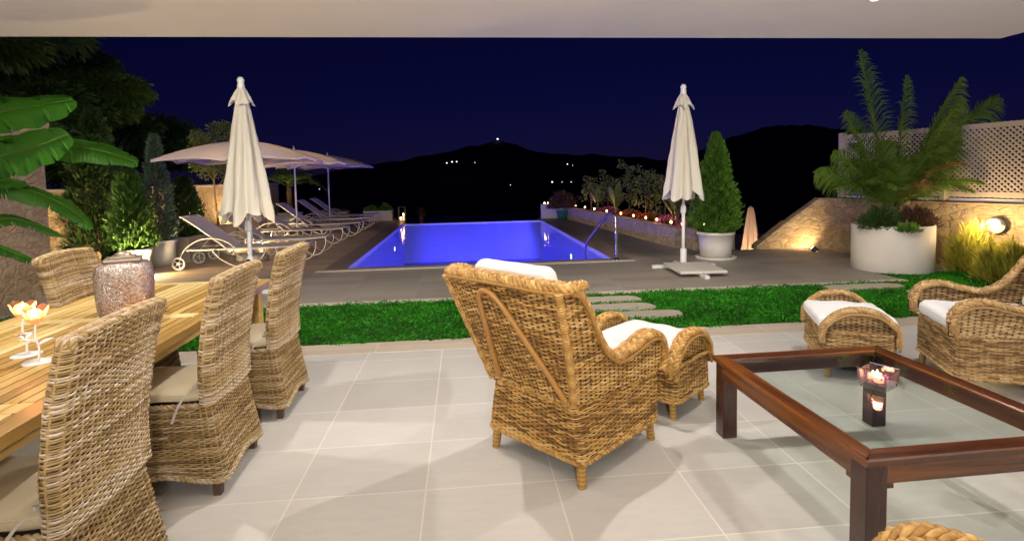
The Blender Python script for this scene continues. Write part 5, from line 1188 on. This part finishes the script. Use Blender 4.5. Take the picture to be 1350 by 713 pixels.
for i, (x, y, tx, ty, p_) in enumerate(((-5.35, 12.5, -4.4, 12.6, 130), (-5.4, 14.6, -4.3, 14.4, 240), (-5.5, 9.2, -4.2, 9.0, 420))):
    garden_lamp(['low floor lamp beside the square planter behind the second lounger', 'low floor lamp behind the fourth lounger head', 'low floor lamp by the bright thuja pot'][i], (x, y, 0), (tx, ty, .0), p_)

garden_lamp('small spotlight under the bright thuja lighting it yellow', (-5.35, 9.3, .02), (-5.66, 9.75, .9), 130)

m = MB(); m.box(-6.95, -5.85, 8.1, 9.25, -.05, .43, bevel=.03); tag(m.build('raised_bed', STONE), 'low rubble stone bed at the foot of the pier carrying a glaring uplight', 'planter')
# banana plant at far left
def banana():
    t = thing('banana_plant', 'banana plant with broad drooping green leaves at the far left', 'plant', (-4.6, 5.3, -.02))
    m = MB(); zz = np.linspace(0, 1.6, 12); m.tube(np.stack([-.05 * zz, .03 * zz, zz], 1), np.linspace(.09, .05, 12), 12); m.build('stem', simple('banana_stem', (.12, .2, .05), (.2, .16, .07), 12, .6), t)
    specs = [ # px path given as world control points relative to plant
        ]
    def leaf(pts, w, seed, tilt=0., roll=.75):
        rg = np.random.default_rng(seed); P = smooth_path(pts, 150); P = P - A(*t.location); T = np.gradient(P, axis=0); T /= np.linalg.norm(T, axis=1)[:, None]
        sd = np.cross(T, A(0, 0, 1)); sd /= np.linalg.norm(sd, axis=1)[:, None]; upv = np.cross(sd, T); u = np.linspace(0, 1, 150)
        cr_, sr_ = math.cos(roll), math.sin(roll); sd, upv = sd * cr_ + upv * sr_, upv * cr_ - sd * sr_
        wf = w * np.clip(np.sin(PI * np.clip(u * .93 + .05, 0, 1)), 0, 1) ** .55 * (u > .0)
        m = MB()
        for sg in (-1, 1):
            rows = []; tear = 1 + .06 * np.sin(u * 31 + seed) - .45 * (rg.random(150) > .93)
            for s_ in np.linspace(0, 1, 7):
                o = wf * s_ * tear; ang = tilt * sg + .35 - .75 * s_ * (1 + .25 * np.sin(u * 9 + seed))
                rows.append(P + sg * sd * (o * np.cos(ang))[:, None] + upv * (o * np.sin(ang))[:, None] + T * (o * .25)[:, None])
            m.grid(np.array(rows), attr=np.tile(u, 7))
        lo = m.build('leaf', BANANA, t)
        r = MB(); r.tube(P - upv * .004, np.linspace(.014, .003, 150), 6); r.build('midrib', PALML, lo)
    c = A(-4.66, 5.35, 1.5)
    def W(px, py, Y): return at_depth(px, py, Y)
    leaf([c, W(-60, 165, 5.2), W(0, 148, 5.1), W(55, 138, 5.0), W(96, 131, 4.9)], .19, 1)
    leaf([c, W(-70, 225, 4.9), W(0, 205, 4.8), W(50, 192, 4.7), W(90, 177, 4.6)], .20, 2, 0, .95)
    leaf([c, W(-10, 200, 5.6), W(70, 190, 5.7), W(130, 198, 5.8), W(182, 214, 5.9)], .17, 3, .1, .8)
    leaf([c, W(-40, 240, 5.1), W(30, 248, 5.2), W(85, 270, 5.3), W(122, 300, 5.4)], .14, 4)
    leaf([c, W(-60, 260, 4.9), W(-10, 238, 4.9), W(34, 240, 4.8)], .10, 5)
    leaf([c, W(-50, 295, 5.2), W(20, 288, 5.2), W(82, 310, 5.3)], .09, 6)
    leaf([c, W(-60, 320, 5.0), W(0, 325, 5.0), W(50, 345, 5.0)], .10, 7)
banana()

# potted palm behind loungers, end planters, green pot
pot('white_pot', 'low white round pot under the potted palm behind the far loungers', (-5.8, 18.7, 0), .30, .38, .45, WHITE_POT)
t = thing('potted_palm', 'potted palm with arching fronds behind the far parasols', 'palm', (-5.8, 18.7, .4))
m = MB(); zz = np.linspace(0, .9, 12); m.tube(np.stack([0 * zz, 0 * zz, zz], 1), .09 + .01 * np.sin(zz * 60), 10); m.build('trunk', BARK, t)
for i, (az, ln, rs, dr) in enumerate([(rad(10), 2.6, rad(64), .52), (rad(178), 2.4, rad(66), .42), (rad(-30), 1.7, rad(40), .6), (rad(60), 1.6, rad(50), .5), (rad(200), 1.6, rad(38), .55), (rad(130), 1.8, rad(66), .4), (rad(-80), 1.4, rad(50), .6), (rad(5), 1.4, rad(30), .6), (rad(250), 1.4, rad(55), .6)]):
    m = MB(); frond(m, A(0, 0, .88), az, ln, rs, dr, .36, .02, 34, 50 + i, w0=.012); m.build('frond', [PALML if i > 1 else PALMD, PALML], t)
rect_planter((-3.08, 19.95, 0), .50, .2, .36, RENDER_W, 'white trough planter with two green shrubs at the far pool end')
bush('low_shrub', 'round green shrub in the white trough, left one', (-3.34, 19.95, .32), .24, .2, THUJA, 1500, .06, 41)
bush('low_shrub', 'round green shrub in the white trough, right one', (-2.82, 19.95, .32), .24, .24, THUJA, 1500, .06, 42)
rect_planter((-4.75, 20.2, 0), .55, .22, .36, BEIGE_POT, 'beige trough planter behind the farthest lounger')
bush('low_shrub', 'flat reddish shrub in the beige trough behind the farthest lounger', (-4.75, 20.2, .32), .45, .12, BROWNBUSH, 1200, .06, 43)
pot('green_pot', 'small green glazed pot at the far right corner of the pool', (3.38, 18.25, 0), .15, .20, .30, GREEN_POT)
bush('potted_bush', 'round brownish leafless looking bush in the green pot', (3.38, 18.25, .36), .48, .56, BROWNBUSH, 3600, .06, 44)
thin_tree('bare_tree', 'dim reddish tree trunk rising beyond the far pool edge', (-1.85, 23.5, -4.0), 5.1, .25, BROWNBUSH, simple('red_bark', (.22, .08, .06), (.12, .05, .04), 12, .9), 500, .08, 6, .93, 4, tr=.22)

# planter plants on right of pool
def xw(y): return 4.42 + (3.72 - 4.42) * (y - 10.4) / 8.4
specs = [(17.6, .45, 1.1, 'broad leaved plant at the far end of the stone flower bed', 61), (16.2, .5, 1.35, 'leafy climbing shrub behind the bed, right of the broad leaved plant', 62), (14.6, .5, 1.65, 'tallest thin leafy shrub in the middle of the stone flower bed', 63),
         (13.4, .45, 1.4, 'open branched shrub near the middle of the stone flower bed', 64), (12.2, .42, 1.15, 'thin shrub with pale leaf tufts left of the closed umbrella', 65), (11.0, .45, .85, 'leafy shrub behind the closed umbrella pole', 66)]
for y, dx, hh, lb, sd in specs:
    thin_tree('planter_shrub', lb, (xw(y) + dx, y, .33), hh, .34, PLANTLEAF, BARK, 560, .09, sd, .15, 10, 'shrub', tr=.014, group='shrubs in the stone flower bed')
def paddle(loc, label, n, sd):
    rg = np.random.default_rng(sd); t = thing('strelitzia', label, 'plant', loc, group='broad leaved plants in the flower bed')
    for k in range(n):
        az = k * 2.4 + rg.random(); ln = rg.uniform(.5, 1.0); P = smooth_path([(0, 0, 0), (math.cos(az) * .1, math.sin(az) * .1, ln * .5), (math.cos(az) * .28, math.sin(az) * .28, ln)], 20)
        T = np.gradient(P, axis=0); T /= np.linalg.norm(T, axis=1)[:, None]; s_ = np.cross(T, A(math.cos(az), math.sin(az), .2)); s_ /= np.linalg.norm(s_, axis=1)[:, None]; u = np.linspace(0, 1, 20)
        w = .085 * np.clip(np.sin(PI * np.clip((u - .45) / .55, 0, 1)), 0, 1) ** .6 + .006
        m = MB(); m.grid(np.array([P - s_ * w[:, None], P + A(0, 0, .0) - T * .01, P + s_ * w[:, None]]), attr=rg.uniform(.3, .8)); m.build('leaf', PLANTLEAF, t)
paddle((xw(16.9) + .4, 16.9, .33), 'paddle leaved plant at the far left of the flower bed', 9, 1); paddle((xw(15.3) + .4, 15.3, .33), 'paddle leaved plant beside the tallest shrub', 8, 2); paddle((xw(11.6) + .4, 11.6, .33), 'paddle leaved plant just left of the closed umbrella', 8, 3)
for i, (y, mat, lb) in enumerate([(15.9, PURPLE, 'mound of magenta flowers above the far tealights'), (13.0, REDFL, 'patch of red flowers behind the middle tealights'), (12.0, PURPLE, 'mound of purple flowers behind the nearer tealights'), (11.0, PURPLE, 'mound of pink flowers near the closed umbrella pole'), (14.3, REDFL, 'small patch of red flowers below the tallest shrub'), (10.72, REDFL, 'reddish flowers at the near end of the flower bed')]):
    bush('flower_clump', lb, (xw(y) + .42, y, .32), .32, .17, PLANTLEAF, 500, .07, 70 + i, 'flowers', mats2=mat, n2=520, group='flower clumps in the stone bed')

# tealights
TC = [(18.35, .11, .41, 'first tealight at the far end of the stone bed'), (17.3, .11, .41, 'second tealight from the far end of the stone bed'), (16.35, .11, .41, 'third tealight from the far end of the stone bed'), (15.25, .11, .41, 'tealight in front of the magenta flower mound'),
      (14.15, .11, .41, 'fifth tealight from the far end of the stone bed'), (13.3, .11, .41, 'tealight just right of the pool handrail top'), (12.55, .11, .41, 'tealight in front of the red flower patch'), (11.95, .11, .41, 'tealight in front of the purple flower mound'), (11.25, .11, .41, 'tealight left of the closed umbrella pole'), (10.75, .11, .41, 'tealight beside the closed umbrella pole')]
def tealight(loc, label, first=[None]):
    if first[0] is None:
        t = thing('tealight', label, 'candle', loc, group='tealights burning on the stone bed')
        m = MB(); m.lathe([(.001, 0), (.022, 0), (.022, .016), (.019, .016), (.001, .012)], 12); m.build('cup', WAX, t)
        m = MB(); m.lathe([(.001, .012), (.020, .026), (.020, .040), (.001, .065)], 8); m.build('flame', FLAME_S, t); first[0] = t
    else: t = dup(first[0], loc, None, label)
    return t
for y, dx, z, lb in TC: tealight((xw(y) + dx, y, z), lb)
tealight((4.72, 10.2, .425), 'tealight on the end pier right of the umbrella pole'); tealight((2.86, 18.85, .505), 'left one of the tealight pair on the short white wall'); tealight((2.98, 18.85, .505), 'right one of the tealight pair on the short white wall')
for y in (17.3, 15.25, 13.3, 11.6): light('tealight_light', 'POINT', (xw(y) + .2, y, .55), 5.5, (1, .5, .3), None, shadow_soft_size=.03)
light('tealight_light', 'POINT', (4.72, 10.15, .5), .5, (1, .5, .3), None, shadow_soft_size=.03)
# lantern by pool far left
t = thing('pool_lantern', 'glass floor lantern with two candles at the far left pool corner', 'lantern', (-2.16, 19.2, 0))
m = MB(); m.box(-.12, .12, -.12, .12, 0, .03); m.box(-.12, .12, -.12, .12, .50, .53); m.build('frame_plates', BLACK, t)
for sx in (-1, 1):
    for sy in (-1, 1): m = MB(); m.box(sx * .11 - .01, sx * .11 + .01, sy * .11 - .01, sy * .11 + .01, .03, .5); m.build('frame_post', BLACK, t)
for z, dx in ((.10, -.045), (.22, .05)):
    m = MB(); m.lathe([(.001, .03), (.035, .03), (.035, z), (.001, z)], 12, (dx, 0, 0)); cd = m.build('candle', WAX, t)
    m = MB(); m.lathe([(.001, 0), (.022, .02), (.015, .045), (.001, .07)], 8, (dx, 0, z)); m.build('flame', FLAME_S, cd)
light('pool_lantern_light', 'POINT', (0, -.02, .38), 1.2, (1, .55, .3), t, shadow_soft_size=.03)

# handrail
t = thing('pool_handrail', 'bent stainless pool handrail at the near right corner of the pool', 'handrail')
P = smooth_path([(2.62, 9.06, .0), (2.62, 9.07, .5), (2.615, 9.08, .72), (2.585, 9.11, .80), (2.54, 9.16, .815), (2.49, 9.22, .77), (2.36, 9.38, .55), (2.25, 9.50, .36), (2.20, 9.56, .24), (2.19, 9.58, .08), (2.19, 9.58, -.2), (2.19, 9.58, -.6)], 80)
m = MB(); m.tube(P[:26], .021, 12); m.build('post_tube', CHROME, t); m = MB(); m.tube(P[25:], .0215, 12); m.build('rail_tube', RAIL_POOLLIT, t)
m = MB(); m.lathe([(.022, .0), (.045, .0), (.045, .02), (.028, .05), (.022, .05)], 16, (2.62, 9.06, .012)); m.build('base_flange', CHROME, t)
# pool fittings
def pool_lamp(x, y, nx, label, power):
    t = thing('pool_lamp', label, 'lamp', (x, y, -.5), 0, 'underwater pool lamps')
    m = MB(); m.tube([(0, 0, 0), (.02 * nx, 0, 0)], .085, 20); m.build('rim', CHROME, t)
    m = MB(); m.tube([(.0201 * nx, 0, 0), (.03 * nx, 0, 0)], .065, 20); m.build('lens', POOLGLOW, t)
    l = light('pool_light', 'SPOT', (.06 * nx, 0, 0), power, (.042, .036, 1.0), t, shadow_soft_size=.12, spot_size=rad(176), spot_blend=.3); l.rotation_euler = (0, rad(-78 * nx), 0)
pool_lamp(PX0 + .004, 10.7, 1, 'underwater lamp on the left pool wall, nearer one', 680); pool_lamp(PX0 + .004, 15.6, 1, 'underwater lamp on the left pool wall, farther one', 680)
pool_lamp(PX1 - .004, 13.0, -1, 'underwater lamp on the right pool wall', 680); pool_lamp(PX1 - .004, 17.0, -1, 'far underwater lamp on the right pool wall', 520)
for i, (x, y, lb) in enumerate([(-.75, 11.3, 'left round inlet on the pool floor'), (.25, 11.2, 'middle ring drain on the pool floor'), (1.3, 11.8, 'right round inlet on the pool floor')]):
    t = thing('pool_inlet', lb, 'drain', (x, y, -1.35), 0, 'inlets on the pool floor')
    m = MB(); m.lathe([(.05, .012), (.11, .012), (.12, 0)], 20); m.build('ring', WHITE_MET if i != 1 else CHROME, t); m = MB(); m.lathe([(.001, .006), (.05, .006)], 12); m.build('grate', BLACK, t)

# ------------------------------------------------------------------ ceiling downlights and added fill lights
DL = []
for Y, xs in ((3.66, (-2.55, -.72, 1.12, 2.95)), (1.3, (-1.6, .3, 2.2)), (-1.0, (-2.5, -.6, 1.4, 3.2))):
    for x in xs: DL.append((x, Y))
dlab = ['leftmost recessed ceiling downlight', 'second recessed ceiling downlight from the left', 'third recessed ceiling downlight from the left', 'rightmost recessed ceiling downlight']
for i, (x, y) in enumerate(DL):
    if i < 4:
        t = thing('ceiling_downlight', dlab[i] + ' along the front ceiling edge', 'lamp', (x, y, 2.70), 0, 'recessed ceiling downlights')
        m = MB(); m.lathe([(.03, -.002), (.045, -.004), (.052, -.002), (.052, .0)], 24); m.build('trim_ring', WHITE_MET, t)
        m = MB(); m.lathe([(.001, -.003), (.03, -.003)], 16); m.build('lens', DOWNGLOW, t)
    if i < 4: l = light('downlight_and_fill', 'SPOT', (x, y, 2.66), 113, (1, .93, .85), None, shadow_soft_size=.014, spot_size=rad(170), spot_blend=.3)
    else: l = light('downlight_and_fill', 'POINT', (x, y, 2.5), 16 if i < 7 else 16, (1, .92, .83), None, shadow_soft_size=.05)  # back rows: unseen point lights added as fill for ceiling and furniture
for x in (-3.2, .2, 3.6):      # unseen uplights behind the camera, added only to brighten the ceiling
    l = light('ceiling_fill_light', 'SPOT', (x, -.9, 1.75), 330, (1, .93, .84), None, shadow_soft_size=.08, spot_size=rad(150), spot_blend=.5); aim(l, (x, .4, 2.7))
l = light('garden_fill_light', 'SPOT', (-5.2, 4.9, 3.4), 300, (1, .88, .72), None, shadow_soft_size=.06, spot_size=rad(64), spot_blend=.5); aim(l, (-5.9, 11.2, .4))  # unseen spot added to brighten the left garden
for x in (-3.2, 0, 3.4):      # unseen fill spots above the view, added to brighten umbrellas, deck and plants
    l = light('garden_fill_light', 'SPOT', (x, 4.9, 3.4), 170 if x < -1 else 240, (1, .90, .78), None, shadow_soft_size=.06, spot_size=rad(120), spot_blend=.6); aim(l, (x * 1.3, 10.5, 0))

# hill lights
HLs = [(656, 183.5, 'W', 2.2, 'white light on the summit of the hill'), (589, 215, 'W', 1.6, 'leftmost of three white lights on the hill slope'), (596, 213.5, 'W', 1.8, 'middle of three white lights on the hill slope'), (602, 213.3, 'W', 1.6, 'rightmost of three white lights on the hill slope'),
       (626, 214.5, 'Y', .9, 'dim yellow light right of the three slope lights'), (673, 244, 'W', .9, 'lone faint light low on the dark hill'), (748, 216.5, 'W', 1.4, 'bluish light on the hill above the white corner wall'), (755, 218, 'W', .8, 'fainter light right of the bluish hill light'),
       (728, 240, 'W', 2.0, 'brightest shore light above the round bush'), (741, 240, 'W', .9, 'faint shore light right of the brightest one'), (753, 240, 'Y', 1.2, 'yellow shore light left of the planter shrubs'),
       (1090, 238, 'Y', 1.0, 'small yellow light left of the lattice fence'), (1113, 257.5, 'Y', 2.6, 'yellow light in the cluster beside the lattice fence foot'), (1119, 255, 'Y', 2.2, 'upper yellow light in the cluster beside the lattice fence foot'), (1126, 259, 'W', 2.6, 'white light in the cluster beside the lattice fence foot'), (421, 249.5, 'W', 1.0, 'faint light seen between two parasol poles')]
for px, py, k, s, lb in HLs:
    Y = 690 if px < 900 else 560
    if py < 190: Y = 1880
    elif py < 220: Y = 1400
    p = at_depth(px, py, Y); m = MB(); r = s * Y / 1500.
    m.lathe([(.001, -r), (r * .87, -r * .5), (r, 0), (r * .87, r * .5), (.001, r)], 8)
    tag(m.build('distant_lamp', HILLW if k == 'W' else HILLY, loc=tuple(p)), lb, 'light', 'distant lights on the hills')

# ------------------------------------------------------------------ world
w = bpy.data.worlds.new('World'); scene.world = w; w.use_nodes = True; nt = w.node_tree; nt.nodes.clear()
out = nt.nodes.new('ShaderNodeOutputWorld'); bg = nt.nodes.new('ShaderNodeBackground'); sky = nt.nodes.new('ShaderNodeTexSky')
sky.sky_type = 'NISHITA'; sky.sun_disc = False; sky.sun_elevation = rad(24); sky.sun_rotation = rad(200); sky.ozone_density = 3; sky.air_density = 1; sky.dust_density = .3
mx = nt.nodes.new('ShaderNodeMix'); mx.data_type = 'RGBA'; mx.blend_type = 'MULTIPLY'; mx.inputs[0].default_value = 1; mx.inputs[7].default_value = (.068, .045, .34, 1)
nt.links.new(sky.outputs[0], mx.inputs[6]); nt.links.new(mx.outputs[2], bg.inputs[0]); bg.inputs[1].default_value = .0110; nt.links.new(bg.outputs[0], out.inputs[0])
moon = light('moonlight', 'SUN', (0, 0, 20), .012, (.7, .78, 1), None, angle=rad(.5)); moon.rotation_euler = (rad(66), 0, rad(-20))
scene.view_settings.view_transform = 'Standard'; scene.view_settings.look = 'None'; scene.view_settings.gamma = 1; scene.view_settings.exposure = 0; scene.view_settings.use_curve_mapping = False
scene.render.engine = 'CYCLES'; cy = scene.cycles; cy.use_denoising = True; cy.max_bounces = 8; cy.diffuse_bounces = 4; cy.glossy_bounces = 3; cy.transparent_max_bounces = 16
cy.caustics_reflective = False; cy.caustics_refractive = False; cy.sample_clamp_indirect = 4; cy.use_adaptive_sampling = True
